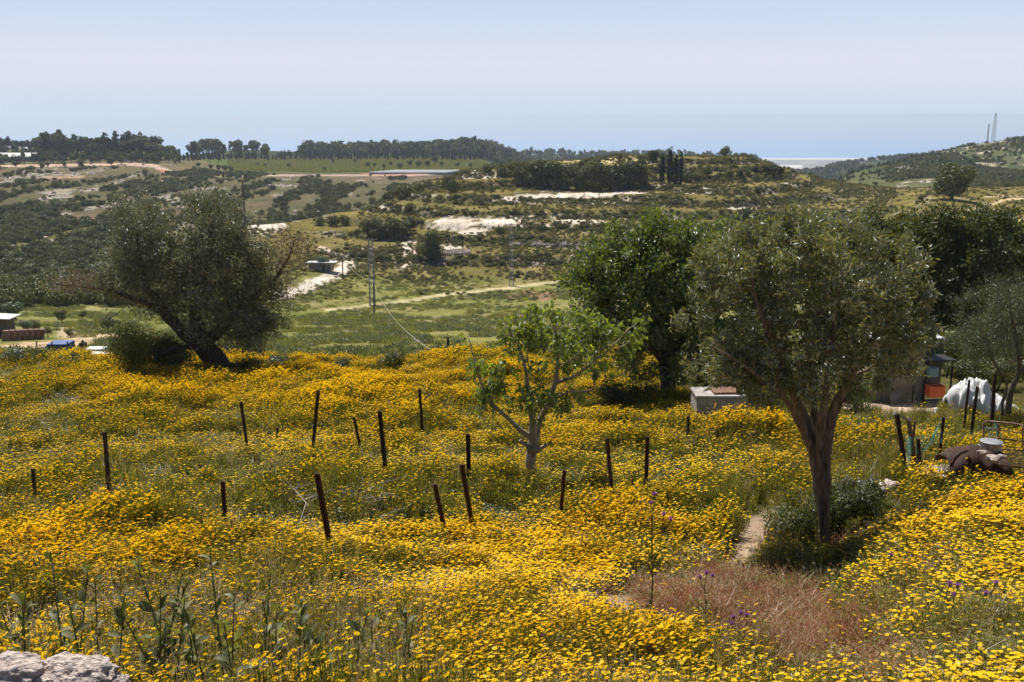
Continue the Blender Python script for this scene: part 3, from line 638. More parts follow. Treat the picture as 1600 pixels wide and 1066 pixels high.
lo = [(1180, 435, 95, 85, 0, .9), (1300, 420, 110, 85, 0, 1.1), (1385, 455, 78, 85, 0, .9), (1150, 520, 76, 72, 0, .8), (1250, 545, 100, 62, 0, 1.1), (1370, 540, 85, 48, 0, .9),
      (1265, 372, 110, 42, 0, .9), (1105, 480, 40, 60, 0, .5), (1290, 480, 110, 80, 0, 1.3), (1420, 515, 45, 45, 0, .5), (1200, 600, 45, 34, -.2, .5), (1340, 590, 60, 30, .3, .6), (1150, 400, 50, 40, 0, .5), (1180, 585, 62, 38, -.2, .6), (1120, 555, 46, 44, -.2, .5), (1265, 600, 80, 28, .3, .7), (1400, 575, 60, 30, .4, .5), (1440, 470, 30, 50, 0, .4)]
tree('broadleaf_tree', 'round crowned leathery leaved tree with several tan stems in the right foreground', 'tree', b, Y, tr, lo, 480, (.105, .026), M['bark_tan'], M['loquat'], 36000,
     step=.14, tip=.0045, spread=.15, leaf_parts=300, minz=1.5, gnarl=.1, droop=.12, upl=.35, seed=9, fold=.25, cname='foliage')
# second thinner stem leaning against it (forked base seen on the left side)

# big green tree in the middle distance
Y = 31; b = at(1045, 622, Y); b.z = float(ground(b.x, b.y))-.1
tr = [[(b.x, b.y, b.z, .28), W4(1044, 600, Y, .24), W4(1038, 560, Y, .2), W4(1025, 500, Y, .14), W4(1015, 440, Y, .08), W4(1012, 390, Y, .04)],
      [W4(1040, 575, Y, .18), W4(1065, 530, Y, .13), W4(1090, 480, Y, .09), W4(1105, 420, Y, .05)],
      [W4(1038, 560, Y, .16), W4(1000, 530, Y-.5, .1), W4(960, 490, Y-.8, .07), W4(930, 450, Y-.8, .04)]]
lo = [(1000, 470, 100, 75, 0, 1.8), (935, 440, 42, 52, -.3, 1), (1060, 420, 85, 68, 0, 1.7), (985, 395, 62, 38, 0, 1.2), (1085, 500, 75, 85, 0, 1.6), (920, 505, 38, 42, -.5, .9), (1020, 555, 66, 30, 0, 1.2), (1035, 360, 46, 22, 0, .8), (1115, 385, 55, 35, .5, 1), (895, 440, 20, 18, -.4, .4)]
tree('mulberry_tree', 'big bushy green tree between the small fig and the round crowned tree', 'tree', b, Y, tr, lo, 420, (.15, .085), M['bark_dark'], M['green'], 38000, step=.3, tip=.008, spread=.38, minz=.9, seed=21, droop=.15, cname='foliage')

# dark trees on the right
for (bx, by_, Y, lo, lab, sd_, mt, nl, lf) in [
    (1395, 600, 47, [(1385, 400, 75, 60, 0, 2.2), (1330, 380, 50, 38, 0, 1.5), (1420, 370, 50, 30, 0, 1.5), (1400, 470, 70, 60, 0, 2), (1360, 350, 30, 18, 0, 1)], 'dark green tree directly behind the round crowned foreground tree', 31, 'dark', 24000, (.19, .11)),
    (1510, 600, 44, [(1505, 400, 62, 60, 0, 2), (1470, 430, 52, 60, 0, 1.8), (1530, 360, 44, 30, 0, 1.4), (1480, 490, 60, 50, 0, 1.6), (1455, 360, 34, 24, 0, 1)], 'tall dark green tree with yellowish tips above the pale olive', 32, 'dark', 24000, (.19, .11)),
    (1600, 610, 46, [(1590, 380, 60, 48, 0, 2), (1640, 400, 70, 60, 0, 2), (1580, 430, 50, 40, 0, 1.8), (1600, 480, 90, 50, 0, 2)], 'dense dark tree cut off by the right edge above the pale olive', 33, 'dark', 20000, (.19, .11)),
    (1285, 590, 52, [(1260, 400, 60, 45, 0, 2), (1310, 360, 45, 25, 0, 1.4), (1240, 440, 60, 60, 0, 2), (1330, 430, 70, 60, 0, 2)], 'low dark tree mostly hidden behind the crown of the foreground tree', 34, 'green', 12000, (.2, .12))]:
    b = at(bx, by_, Y); b.z = float(ground(b.x, b.y))-.1
    c0 = lo[0]
    tr = [[(b.x, b.y, b.z, .3), W4(bx, 540, Y, .24), W4((bx+c0[0])/2, 480, Y, .17), W4(c0[0], c0[1], Y, .06)], [W4(bx, 540, Y, .18), W4((bx+lo[1][0])/2, 490, Y, .12), W4(lo[1][0], lo[1][1], Y, .05)]]
    tree('carob_tree', lab, 'tree', b, Y, tr, lo, 260, lf, M['bark_dark'], M[mt], nl, step=.45, tip=.010, spread=.5, minz=1.2, seed=sd_, cname='foliage')
# understorey along the foot of those trees
# pale olive at the right edge
Y = 24.6; b = at(1574, 664, Y); b.z = float(ground(b.x, b.y))-.05
tr = [[(b.x, b.y, b.z, .10), W4(1575, 640, Y, .085), W4(1580, 610, Y, .075), W4(1592, 585, Y, .06), W4(1590, 540, Y, .045), W4(1580, 490, Y, .03), W4(1575, 450, Y, .02)],
      [(b.x-.12, b.y, b.z, .05), W4(1566, 630, Y-.1, .045), W4(1574, 598, Y-.1, .04), W4(1550, 560, Y-.2, .03), W4(1530, 510, Y-.2, .02)],
      [W4(1592, 585, Y, .04), W4(1615, 560, Y, .035), W4(1640, 500, Y, .02)]]
lo = [(1540, 485, 52, 46, 0, .9), (1595, 465, 55, 42, 0, 1), (1560, 535, 66, 36, 0, 1), (1515, 535, 32, 38, 0, .6), (1615, 530, 50, 50, 0, .9), (1650, 480, 50, 60, 0, .9)]
tree('olive_tree', 'small pale green olive tree at the right edge in front of the white sheet heap', 'olive tree', b, Y, tr, lo, 320, (.062, .017), M['bark'], M['olive_light'], 30000, step=.2, tip=.0055, spread=.26, minz=.8, seed=41)

# small fig tree in the meadow, with large leaves as parts
Y = 17.6; b = at(827, 748, Y); b.z = float(ground(b.x, b.y))-.05
tr = [[(b.x, b.y, b.z, .11), W4(828, 735, Y, .095), W4(831, 705, Y, .10), W4(834, 685, Y, .095), W4(831, 655, Y-.1, .055), W4(826, 620, Y-.2, .042), W4(823, 585, Y-.2, .03), W4(812, 545, Y-.1, .022), W4(795, 515, Y, .013)],
      [W4(835, 690, Y, .085), W4(842, 660, Y+.1, .06), W4(858, 630, Y+.1, .055), W4(868, 598, Y, .045), W4(872, 560, Y, .03), W4(866, 510, Y, .02), W4(850, 478, Y, .01)],
      [W4(868, 598, Y, .035), W4(895, 590, Y-.1, .032), W4(918, 573, Y-.2, .028), W4(945, 552, Y-.3, .02), W4(970, 528, Y-.3, .014), W4(985, 512, Y-.3, .01)],
      [W4(832, 688, Y, .06), W4(812, 672, Y-.2, .045), W4(795, 655, Y-.3, .035), W4(765, 628, Y-.4, .026), W4(748, 590, Y-.4, .018), W4(740, 560, Y-.4, .013), W4(733, 530, Y-.4, .008)],
      [W4(832, 700, Y, .05), W4(820, 694, Y-.2, .036), W4(812, 688, Y-.2, .03)], [W4(836, 702, Y, .045), W4(846, 700, Y-.2, .034), W4(854, 694, Y-.2, .028)],
      [W4(850, 645, Y, .03), W4(872, 620, Y-.3, .026), W4(890, 612, Y-.4, .02), W4(925, 610, Y-.5, .012)]]
lo = [(736, 528, 12, 10, -.4, .12), (775, 596, 56, 34, 0, .5), (828, 560, 50, 38, 0, .6), (870, 515, 60, 34, 0, .5), (900, 560, 38, 28, 0, .5), (960, 530, 52, 28, -.3, .4), (852, 484, 26, 14, 0, .3),
      (805, 520, 40, 26, 0, .4), (835, 630, 50, 26, -.3, .4), (925, 500, 36, 20, 0, .4), (762, 632, 24, 22, -.4, .3), (880, 618, 34, 16, -.3, .3), (990, 508, 18, 12, -.3, .2), (755, 575, 20, 22, -.4, .3), (930, 580, 24, 16, -.3, .3)]
tree('fig_tree', 'small fig tree with a pale forked trunk standing in the middle of the yellow meadow', 'fig tree', b, Y, tr, lo, 190, (.125, .08), M['bark_pale'], M['fig'], 2300, step=.14, tip=.0045, spread=.17, minz=1.0, leaf_parts=300,
     upl=-.15, droop=.35, seed=51, fold=.3, gnarl=.12, cname='foliage', twk=1)

# ------------------------------------------------------------------ prototypes for distant plants
def puff(mb, lobes, n, size, tint=(0, 1), mi=0, shell=.72, wr=.75, rng=RNG, up=.25):
    w = np.array([l[1][0]*l[1][2] for l in lobes]); ks = (n*w/w.sum()).astype(int)+1
    for (c, r3), k in zip(lobes, ks):
        u = rdir(k, .15, rng); f = rng.uniform(shell, 1.05, (k, 1)); p = np.array(c)+u*f*np.array(r3)
        N = u+rng.normal(size=(k, 3))*.45; D = np.cross(u, rng.normal(size=(k, 3)))+np.array((0, 0, up))
        cl = np.array([mnoise.noise(Vector(q)*2.2/max(r3)) for q in p])*.4+.5
        mb.leaves(p, D, N, size*rng.uniform(.6, 1.3, k), size*wr, np.clip(cl+rng.uniform(-.3, .3, k), *tint), mi, .15)
def shrub_proto(name, mat, n=380, leaf=.16, seed=0, flat=.75, trunk=False):
    rng = np.random.default_rng(seed); mb = MB(); lb = []
    for k in range(5):
        a = rng.uniform(0, 6.28); d = rng.uniform(0, .42); r = rng.uniform(.35, .6)
        lb.append(((d*math.cos(a), d*math.sin(a), r*flat*.8+rng.uniform(0, .2)), (r, r, r*flat)))
    puff(mb, lb, n, leaf, rng=rng)
    for k in range(4):
        a = rng.uniform(0, 6.28); mb.tube([(0, 0, -.1), (.1*math.cos(a), .1*math.sin(a), .3), (.3*math.cos(a), .3*math.sin(a), .7)], [.04, .03, .01], 4, .5, 1, False)
    return mb.mesh(name, [mat, M['bark_dark']])
def tree_proto(name, mat, kind, seed=0, n=700, leaf=.13):
    """unit height trees"""
    rng = np.random.default_rng(seed); mb = MB(); lb = []
    if kind == 'round':
        for k in range(8):
            a = rng.uniform(0, 6.28); d = rng.uniform(.05, .27); r = rng.uniform(.16, .27)
            lb.append(((d*math.cos(a), d*math.sin(a), rng.uniform(.38, .82)), (r, r, r*.85)))
        mb.tube([(0, 0, -.05), (.01, 0, .2), (.02, .01, .5)], [.045, .035, .015], 6, .5, 1)
    elif kind == 'bushy':
        for k in range(11):
            a = rng.uniform(0, 6.28); z_ = rng.uniform(.16, .78); d = rng.uniform(.05, .34)*(1.15-z_*.6); r = rng.uniform(.17, .27)
            lb.append(((d*math.cos(a), d*math.sin(a), z_), (r, r, r*.85)))
        mb.tube([(0, 0, -.05), (.01, 0, .2), (.02, .01, .5)], [.045, .035, .015], 6, .5, 1)
    elif kind == 'pine':
        for k in range(7):
            h = rng.uniform(.45, .92); a = rng.uniform(0, 6.28); d = rng.uniform(0, .16)*(1.3-h)*2; r = rng.uniform(.10, .19)*(1.45-h)
            lb.append(((d*math.cos(a), d*math.sin(a), h), (r, r, r*.8)))
        lb.append(((0, 0, .92), (.08, .08, .1)))
        mb.tube([(0, 0, -.05), (.01, 0, .4), (.0, .01, .9)], [.022, .018, .006], 5, .5, 1)
    elif kind == 'cypress':
        for k in range(9):
            h = .08+k*.1; r = .085*math.sin(min(1, (1.06-h)/.7)*1.5)*rng.uniform(.85, 1.1); lb.append(((rng.uniform(-.01, .01), rng.uniform(-.01, .01), h), (r, r, .09)))
        mb.tube([(0, 0, -.05), (0, 0, .2)], [.02, .018], 5, .5, 1)
    puff(mb, lb, n, leaf, rng=rng, up=.6 if kind == 'cypress' else .25)
    return mb.mesh(name, [mat, M['bark_dark']])
SH = [shrub_proto('maquis_shrub', M['maquis'], 420, .17, 100+k) for k in range(4)]
TH = [shrub_proto('thorny_shrub', M['thorn'], 260, .16, 120+k, .6) for k in range(3)]
RD = [tree_proto('round_tree', M['maquis'], 'round', 130+k) for k in range(3)]
RDG = [tree_proto('round_tree', M['dark'], 'round', 134+k, 2200, .062) for k in range(3)]
RDB = [tree_proto('bushy_tree', M['olive_light'], 'round', 137+k, 1600, .07) for k in range(2)]
BU = [tree_proto('bushy_tree', M['dark'] if k % 2 else M['maquis'], 'bushy', 180+k, 3600, .062) for k in range(4)]
PN = [tree_proto('pine_tree', M['pine'], 'pine', 140+k, 420, .10) for k in range(4)]
CY = [tree_proto('cypress_tree', M['cypress'], 'cypress', 150+k, 420, .075) for k in range(2)]
def place(me_, name, px, py, hpx, label, cat, group=None, wide=1.0, rz=None, y0=60, y1=4000, Yf=None, sink=.0, hscale=1.0):
    """stands an object on the ground where the sight line through a mark meets it, hpx marks tall there"""
    p = hit(px, py, y0, y1) if Yf is None else None
    if p is None:
        q = at(px, py, Yf); p = Vector((q.x, q.y, float(ground(q.x, q.y))))
    s = hpx*p.y/FPX*1.02/hscale
    o = link(name, me_); o.location = (p.x, p.y, p.z-sink*s); o.scale = (s*wide, s*wide, s); o.rotation_euler.z = RNG.uniform(0, 6.28) if rz is None else rz
    return tag(o, label, cat, group)

# hilltop grove
g_ = 'dark trees crowded in the hilltop grove'
for k, (px, py, h) in enumerate([(812, 284, 30), (826, 290, 38), (848, 293, 44), (868, 295, 44), (884, 296, 40), (902, 297, 42), (920, 297, 46), (938, 298, 48), (956, 298, 46), (972, 296, 44), (988, 293, 42), (1003, 289, 34), (842, 272, 22), (905, 270, 20), (930, 268, 20), (915, 262, 16)]):
    place(BU[k % 4], 'grove_tree', px, py, h, 'dark rounded tree crowded with its neighbours in the grove on the hilltop', 'tree', g_, 1.05)
place(RD[0], 'grove_bush', 1020, 262, 26, 'light green bushy tree left of the tallest hilltop cypress', 'tree', None, .9)
place(RDB[0], 'grove_bush', 1036, 262, 26, 'second light green bushy tree touching the hilltop cypresses', 'tree', None, .8)
place(CY[0], 'cypress_tree', 1046, 287, 56, 'tallest dark cypress standing on the hilltop', 'cypress', None, .9)
place(CY[1], 'cypress_tree', 1034, 285, 40, 'shorter dark cypress just left of the tallest one', 'cypress', None, 1.2)
place(CY[1], 'cypress_tree', 1055, 287, 42, 'dark cypress squeezed between the tallest and the slim right one', 'cypress', None, 1.3)
place(CY[0], 'cypress_tree', 1063, 289, 50, 'slim dark cypress rightmost of the hilltop cypresses', 'cypress', None, .7)
place(RDG[1], 'round_tree', 1132, 250, 20, 'single round tree on the skyline right of the cypresses', 'tree', None, 1.0)
for k, (px, py, h) in enumerate([(1180, 272, 14), (1190, 272, 16), (1200, 273, 14), (1210, 273, 17), (1219, 274, 15), (1140, 275, 12), (1155, 277, 14), (1168, 275, 12)]):
    place(BU[k % 4], 'round_tree', px, py, h, 'small dark tree in the row at the right end of the hilltop', 'tree', 'small trees in a row at the right end of the hilltop', 1.2)
place(BU[1], 'round_tree', 672, 406, 50, 'lone dark round tree on the hillside with its shadow beneath', 'tree', None, .95)
place(BU[3], 'round_tree', 1158, 368, 46, 'dark tree on the slope above the big green tree', 'tree', None, .8)
place(BU[0], 'oak_tree', 1487, 312, 60, 'broad lone oak on the right hillside near the dirt tracks', 'oak', None, 1.35)
place(RDG[2], 'round_tree', 1439, 316, 11, 'tiny dark bush left of the broad lone oak', 'bush', None, 1.1)
for k, (px, py, h) in enumerate([(578, 370, 28), (596, 373, 34), (615, 374, 34), (630, 370, 26), (640, 360, 22)]):
    place(BU[k % 4], 'hill_bush', px, py, h, 'dark bushy shrub in the clump on the left of the terraced hill', 'bush', 'bushes clumped on the left of the terraced hill', 1.2)
for k, (px, py, h) in enumerate([(500, 352, 14), (520, 353, 16), (540, 352, 14), (706, 300, 18), (784, 277, 16), (655, 300, 14), (700, 290, 14), (780, 366, 12), (845, 362, 12), (1105, 275, 14), (1075, 285, 14), (1090, 283, 12), (640, 330, 12), (560, 325, 8), (770, 300, 8), (1003, 262, 14), (630, 312, 10), (800, 268, 14), (760, 270, 12), (1060, 262, 10)]):
    place(SH[k % 4], 'hill_shrub', px, py, h, 'dark green shrub standing alone on the terraced hillside', 'shrub', 'single shrubs on the terraced hillside', 1.0, hscale=.95)
# far woods on the left ridge
rg = np.random.default_rng(5)
n = 0
def wood_skyline(px): return np.interp(px, [-40, 0, 60, 110, 130, 200, 280, 292, 320, 400, 420, 470], [212, 210, 207, 206, 212, 206, 208, 222, 216, 216, 226, 228])
pts = []
while len(pts) < 190:
    px = rg.uniform(-20, 420); py = rg.uniform(228, 256)
    if 270 < px < 330 and py < 242: continue
    if px < 62 and py > 236: continue
    pts.append((px, py))
pts.sort(key=lambda q: q[1])
for k, (px, py) in enumerate(pts):
    top = wood_skyline(px)+rg.uniform(-2, 12)+10*(vn(px/22, 3, 7)-.4); h = np.clip(py-top, 8, 32)*rg.uniform(.7, 1.08)
    if py > 250: h = rg.uniform(8, 15)
    place(PN[k % 4] if rg.random() < .75 else RD[k % 3], 'pine_tree', px, py, h, 'dark tree in the wood along the left ridge', 'tree', 'trees of the wood along the left ridge', rg.uniform(.9, 1.4), y0=450)
for k in range(74):
    px = 436+k*4.9+rg.uniform(-1.5, 1.5)
    if px > 800: break
    place(CY[k % 2] if k % 3 else PN[k % 4], 'cypress_tree', px, 250+rg.uniform(-1, 1), rg.uniform(10, 16), 'dark cypress in the windbreak row behind the green vineyard', 'cypress', 'trees of the windbreak behind the vineyard', 1.5, y0=600)
for k in range(26):
    px = 275+k*6.3+rg.uniform(-2, 2)
    place(CY[k % 2], 'cypress_tree', px, 249+rg.uniform(-1, 2), rg.uniform(8, 15), 'dark cypress in the row at the foot of the ridge wood', 'cypress', 'cypresses at the foot of the ridge wood', 1.6, y0=450)
for (px, py, h) in [(342, 268, 10), (330, 266, 9), (352, 269, 11), (362, 270, 10), (310, 262, 8), (452, 262, 7), (521, 256, 7), (507, 268, 7), (555, 256, 8), (575, 262, 8), (585, 262, 7), (600, 264, 7), (625, 264, 9), (640, 260, 10), (655, 262, 10), (668, 262, 10), (690, 262, 9), (715, 262, 8), (735, 263, 8), (610, 260, 8), (770, 262, 8), (790, 260, 9), (402, 260, 6), (415, 261, 6), (680, 256, 12), (66, 266, 11), (128, 265, 14), (100, 262, 10), (175, 260, 15), (25, 262, 10), (190, 257, 14), (75, 262, 9)]:
    place(RD[int(px) % 3], 'round_tree', px, py, h, 'small round tree scattered about the vineyard and fields below the far ridge', 'tree', 'small trees about the far vineyard and fields', 1.1, y0=450)
# far forest masses
def samp(n, p0, p1, Y0, Y1, fn=None, rng=RNG, pw=1.0):
    Y = Y0+(Y1-Y0)*rng.random(n)**pw; px = rng.uniform(p0, p1, n); x = (px-800)/FPX*Y*1.02
    z = ground(x, Y); qx, qy = project(x, Y, z)
    k = np.ones(n, bool) if fn is None else fn(x, Y, qx, qy)
    return np.stack([x, Y, z], 1)[k], qx[k], qy[k]
P, qx, qy = samp(5200, 420, 1250, 1002, 2000, lambda x, Y, qx, qy: (vn(x/40, Y/60, 4) > .2) & ~((qx < 470) & (qy > 232)))
P2, qx2, qy2 = samp(1500, -30, 300, 700, 900, lambda x, Y, qx, qy: (vn(x/20, Y/30, 4) > .45))
P3, _, _ = samp(1800, 1230, 1460, 1000, 1750, lambda x, Y, qx, qy: vn(x/30, Y/50, 4) > .3)
P4, _, _ = samp(900, 1290, 1600, 600, 930, lambda x, Y, qx, qy: vn(x/30, Y/30, 14) > .62)
P = np.vstack([P, P2, P3, P4]); n = len(P)
hh = np.concatenate([RNG.uniform(7, 12, n-len(P3)-len(P4)), RNG.uniform(5, 9, len(P3)), RNG.uniform(1.5, 3.5, len(P4))]); hh[len(qx):len(qx)+len(P2)] *= .55; hh[:len(qx)] *= RNG.uniform(.7, 1.15, len(qx)); hh[:len(qx)] *= np.where(qx < 830, 1, .8)
ps = [tree_proto('far_pine', M['pine'], 'pine', 160, 90, .2), tree_proto('far_round_tree', M['maquis'], 'round', 161, 110, .22), tree_proto('far_round_pine', M['pine'], 'round', 162, 110, .2)]
fw = scatter('far_woodland', P, np.stack([np.zeros(n), np.zeros(n), RNG.uniform(0, 6.28, n)], 1), np.stack([hh*1.1, hh*1.1, hh], 1), ps, RNG.integers(0, 3, n))
tag(fw, 'far-off dark woodland reading as one mass on the distant ridges', None, None, 'stuff')

# left slope maquis: the 300 largest are individuals, the rest one mass
P, qx, qy = samp(16000, -60, 640, 150, 700, lambda x, Y, qx, qy: ((fbm(x/11, Y/60, 91, 4) + .16*(Y < 420)*(qx < 260) - .10*(Y > 560)) > .43+.2*RNG.random(len(x))) & ((Y > 262) | (qx < 200)) & (qy > 263) & ((Y > 300) | (qx < 380)) & ~((qy > 480) & (qx > 40)), pw=.8)
o_ = np.argsort(P[:, 1]); P = P[o_]; sz = RNG.uniform(1.3, 3.4, len(P))*np.where(P[:, 1] < 420, 1.0, .85)
key = np.argsort(-sz/P[:, 1])[:300]; rest = np.setdiff1d(np.arange(len(P)), key)
for k in key:
    o = link('maquis_shrub', SH[k % 4]); o.location = P[k]; o.scale = (sz[k],)*3; o.rotation_euler.z = float(RNG.uniform(0, 6.28))
    tag(o, 'dark green shrub on the bushy slope across the valley on the left', 'shrub', 'shrubs on the bushy slope across the valley')
n = len(rest)
tag(scatter('maquis_cover', P[rest], np.stack([np.zeros(n), np.zeros(n), RNG.uniform(0, 6.28, n)], 1), np.stack([sz[rest]*RNG.uniform(.6, 1.5, n), sz[rest]*RNG.uniform(.6, 1.3, n), sz[rest]*RNG.uniform(.5, 1.2, n)], 1), SH, RNG.integers(0, 4, n)), 'dense maquis scrub covering the slope across the valley', None, None, 'stuff')
# boulders and rock on far slopes
def rock_mesh(name, mat, seed=0, sub=3, rough=.35, flat=.7, freq=1.3):
    bm = bmesh.new(); bmesh.ops.create_icosphere(bm, subdivisions=sub, radius=1)
    for v in bm.verts:
        c = v.co.copy(); f = 1+rough*mnoise.noise(c*freq+Vector((seed*3.1, 0, 0)))+rough*.5*mnoise.noise(c*freq*2.7+Vector((0, seed, 0)))+rough*.22*mnoise.noise(c*freq*7)
        cell = mnoise.cell_vector(c*1.1+Vector((seed,)*3))
        v.co = c*f; v.co.z *= flat
    me_ = bpy.data.meshes.new(name); bm.to_mesh(me_); bm.free(); me_.materials.append(mat)
    return me_
RK = [rock_mesh('rock', M['limestone'], k, 1, .6, .55) for k in range(3)]
P, qx, qy = samp(2600, -40, 520, 300, 700, lambda x, Y, qx, qy: fbm(x/12, Y/30, 88, 5) > .55)
P1, _, _ = samp(1500, 1380, 1640, 480, 900, lambda x, Y, qx, qy: fbm(x/20, Y/20, 73, 4) > .60)
P5, _, _ = samp(14000, 470, 1330, 205, 375, lambda x, Y, qx, qy: (bil(riser, x, Y) > .3) & (fbm(x/6, Y/3, 77, 4) > .55))
P6, q6, r6 = samp(9000, 400, 1000, 48, 205, lambda x, Y, qx, qy: ((np.hypot((qx-565)/32, (qy-520)/9) < RNG.random(len(x))**.5) | (np.hypot((qx-645)/32, (qy-531)/6) < RNG.random(len(x))) | (np.hypot((qx-745)/30, (qy-500)/7) < RNG.random(len(x))) | (np.hypot((qx-480)/60, (qy-440)/22) < RNG.random(len(x))*.8)))
P = np.vstack([P, P1, P5, P6]); n = len(P); sz = np.concatenate([RNG.uniform(.4, 1.4, n-len(P5)-len(P6)), RNG.uniform(.15, .5, len(P5)), RNG.uniform(.06, .3, len(P6))])
tag(scatter('loose_rock', P, RNG.uniform(0, 6, (n, 3))*np.array((.1, .1, 1)), sz, RK, RNG.integers(0, 3, n)), 'loose pale limestone rock strewn over the slopes', None, None, 'stuff')

# low thorny cover of the terraced hill and the valley floor
P, qx, qy = samp(70000, 380, 1660, 150, 400, lambda x, Y, qx, qy: (RNG.random(len(x)) < np.clip(.30+.5*bil(riser, x, Y)+1.6*(fbm(x/9, Y/16, 111, 4)-.45)*(Y > 205), 0, .8)*np.where(Y < 212, np.clip((qy < 470)*.35*(fbm(x/12, Y/20, 15, 3) > .42), 0, 1)*1.0, 1))
    & (np.hypot((qx-735)/75, (qy-350)/15) > 1) & (np.hypot((qx-890)/130, (qy-305)/7) > 1) & ~((qx < 560) & (Y > 262)) & ~((qx > 1400) & (RNG.random(len(x)) > .15)))
trk = np.array([(430,462),(470,455),(500,440),(535,424),(545,412)], float)
d = np.min([np.hypot(qx-a, (qy-b_)*1.3) for a, b_ in [(430+(100*f), 462-42*f) for f in np.linspace(0, 1, 12)]], 0); P = P[d > 13]
n = len(P); rs = bil(riser, P[:, 0], P[:, 1]); sz = RNG.uniform(.35, .8, n)*(1+.5*rs)
tag(scatter('thorny_cover', P, np.stack([np.zeros(n), np.zeros(n), RNG.uniform(0, 6.28, n)], 1), np.stack([sz*RNG.uniform(.7, 1.9, n), sz*RNG.uniform(.7, 1.6, n), sz*RNG.uniform(.6, 1.25, n)], 1), TH+SH[:2], np.where(RNG.random(n) < .03+.26*rs, RNG.integers(3, 5, n), RNG.integers(0, 3, n))), 'low thorny brush covering the terraced hill', None, None, 'stuff')
# right hill brush
P, qx, qy = samp(9000, 1290, 1660, 380, 900, lambda x, Y, qx, qy: fbm(x/40, Y/50, 71, 4) > .44+.14*RNG.random(len(x)))
n = len(P); tag(scatter('hill_brush', P, np.stack([np.zeros(n), np.zeros(n), RNG.uniform(0, 6.28, n)], 1), RNG.uniform(.8, 2.4, n), TH+SH, RNG.integers(0, 7, n)), 'green brush covering the right hill', None, None, 'stuff')
# vineyard rows
xs, ys = [], []
for k in range(52):
    Yr = 756+k*4.4; m = 340; px = np.linspace(372, 835, m)+RNG.normal(size=m)*.4; xs.append((px-800)/FPX*Yr*1.02); ys.append(np.full(m, Yr)+RNG.normal(size=m)*.3)
x = np.concatenate(xs); y = np.concatenate(ys); k = RNG.random(len(x)) < .5*(fbm(x/60, y/30, 3) > .4)+.15; x, y = x[k], y[k]; n = len(x)
vp = shrub_proto('vine', M['herb'], 40, .5, 170)
tag(scatter('vineyard', np.stack([x, y, ground(x, y)], 1), np.stack([np.zeros(n), np.zeros(n), RNG.uniform(0, 6, n)], 1), np.full(n, 1.0), [vp], np.zeros(n)), 'bright green rows of the far vineyard', None, None, 'stuff')

# ------------------------------------------------------------------ the meadow
def flower_head(mb, p, nrm, r, rng, detail=9):
    nrm = nrm/np.linalg.norm(nrm); a = np.cross(nrm, (0.3, .9, .1)); a /= np.linalg.norm(a); b = np.cross(nrm, a)
    t0 = rng.uniform(0, 6.28); V = [p]; F = []
    cup = rng.uniform(-.1, .25)
    for k in range(detail*2):
        th = t0+k*math.pi/detail; rr = r*(1.0 if k % 2 == 0 else .78)*rng.uniform(.92, 1.05)
        V.append(p+(a*math.cos(th)+b*math.sin(th))*rr+nrm*rr*cup*rng.uniform(.7, 1.2))
    m = detail*2
    for k in range(m): F.append((0, 1+k, 1+(k+1) % m))
    mb.add(V, F, rng.random(), 0)
    V = [p+nrm*r*.28]; rr = r*.33
    for k in range(6): V.append(p+(a*math.cos(k*1.047)+b*math.sin(k*1.047))*rr+nrm*r*.07)
    mb.add(V, [(0, 1+k, 1+(k+1) % 6) for k in range(6)], rng.random(), 1)
def daisy_plant(name, nst, heads, h0, h1, spread, seed, nleaf=9, leafL=.05, r0=.021, r1=.029):
    rng = np.random.default_rng(seed); mb = MB(); LP, LD = [], []
    for k in range(nst):
        a = rng.uniform(0, 6.28); d = spread*math.sqrt(rng.random()); h = rng.uniform(h0, h1); 
        b0 = np.array((d*.35*math.cos(a), d*.35*math.sin(a), -.03)); tp = np.array((d*math.cos(a), d*math.sin(a), h)); md = (b0+tp)/2+np.array((d*.25*math.cos(a), d*.25*math.sin(a), 0))
        mb.tube([b0, md, tp], [.0028, .0024, .0018], 3, rng.random(), 3, False)
        for q in range(nleaf):
            f = rng.uniform(.05, .93); c = b0*(1-f)**2+md*2*f*(1-f)+tp*f*f
            for z in range(2): LP.append(c); LD.append(rdir(1, .25, rng)[0])
        if k < heads:
            nn = rdir(1, 0, rng)[0]*.30+np.array((-.16, .40, 1)); flower_head(mb, tp, nn, rng.uniform(r0, r1), rng)
    n = len(LP); mb.leaves(LP, np.array(LD), rdir(n, .4, rng), leafL*rng.uniform(.5, 1.2, n), .012*rng.uniform(.6, 1.5, n), rng.random(n), 2, .2, .1)
    return mb.mesh(name, [M['petal'], M['disc'], M['herb'], M['stem']])
def tuft(name, mat, n, h0, h1, spread, w, seed, lean=.3, seedheads=0, bend=.25):
    rng = np.random.default_rng(seed); mb = MB()
    for k in range(n):
        a = rng.uniform(0, 6.28); d = spread*rng.random(); h = rng.uniform(h0, h1); c = np.array((d*math.cos(a), d*math.sin(a), -.02))
        ln = rng.uniform(0, lean)*h; a2 = rng.uniform(0, 6.28); e = np.array((math.cos(a2), math.sin(a2), 0)); s = np.cross(e, (0, 0, 1))*w*.5*rng.uniform(.7, 1.3)
        m1 = c+e*ln*.35+np.array((0, 0, h*.6)); t = c+e*ln*(1+bend)+np.array((0, 0, h)); tt = rng.random()
        mb.add([c-s, c+s, m1+s*.8, m1-s*.8, t], [(0, 1, 2), (0, 2, 3), (3, 2, 4)], tt, 0)
        if seedheads and rng.random() < seedheads:
            z = 5; P_ = np.repeat(t[None], z, 0)-np.array((0, 0, 1))*rng.random((z, 1))*.08; mb.leaves(P_, rdir(z, .8, rng), rdir(z, 0, rng), .03, .008, rng.random(z), 0)
    return mb.mesh(name, [mat])
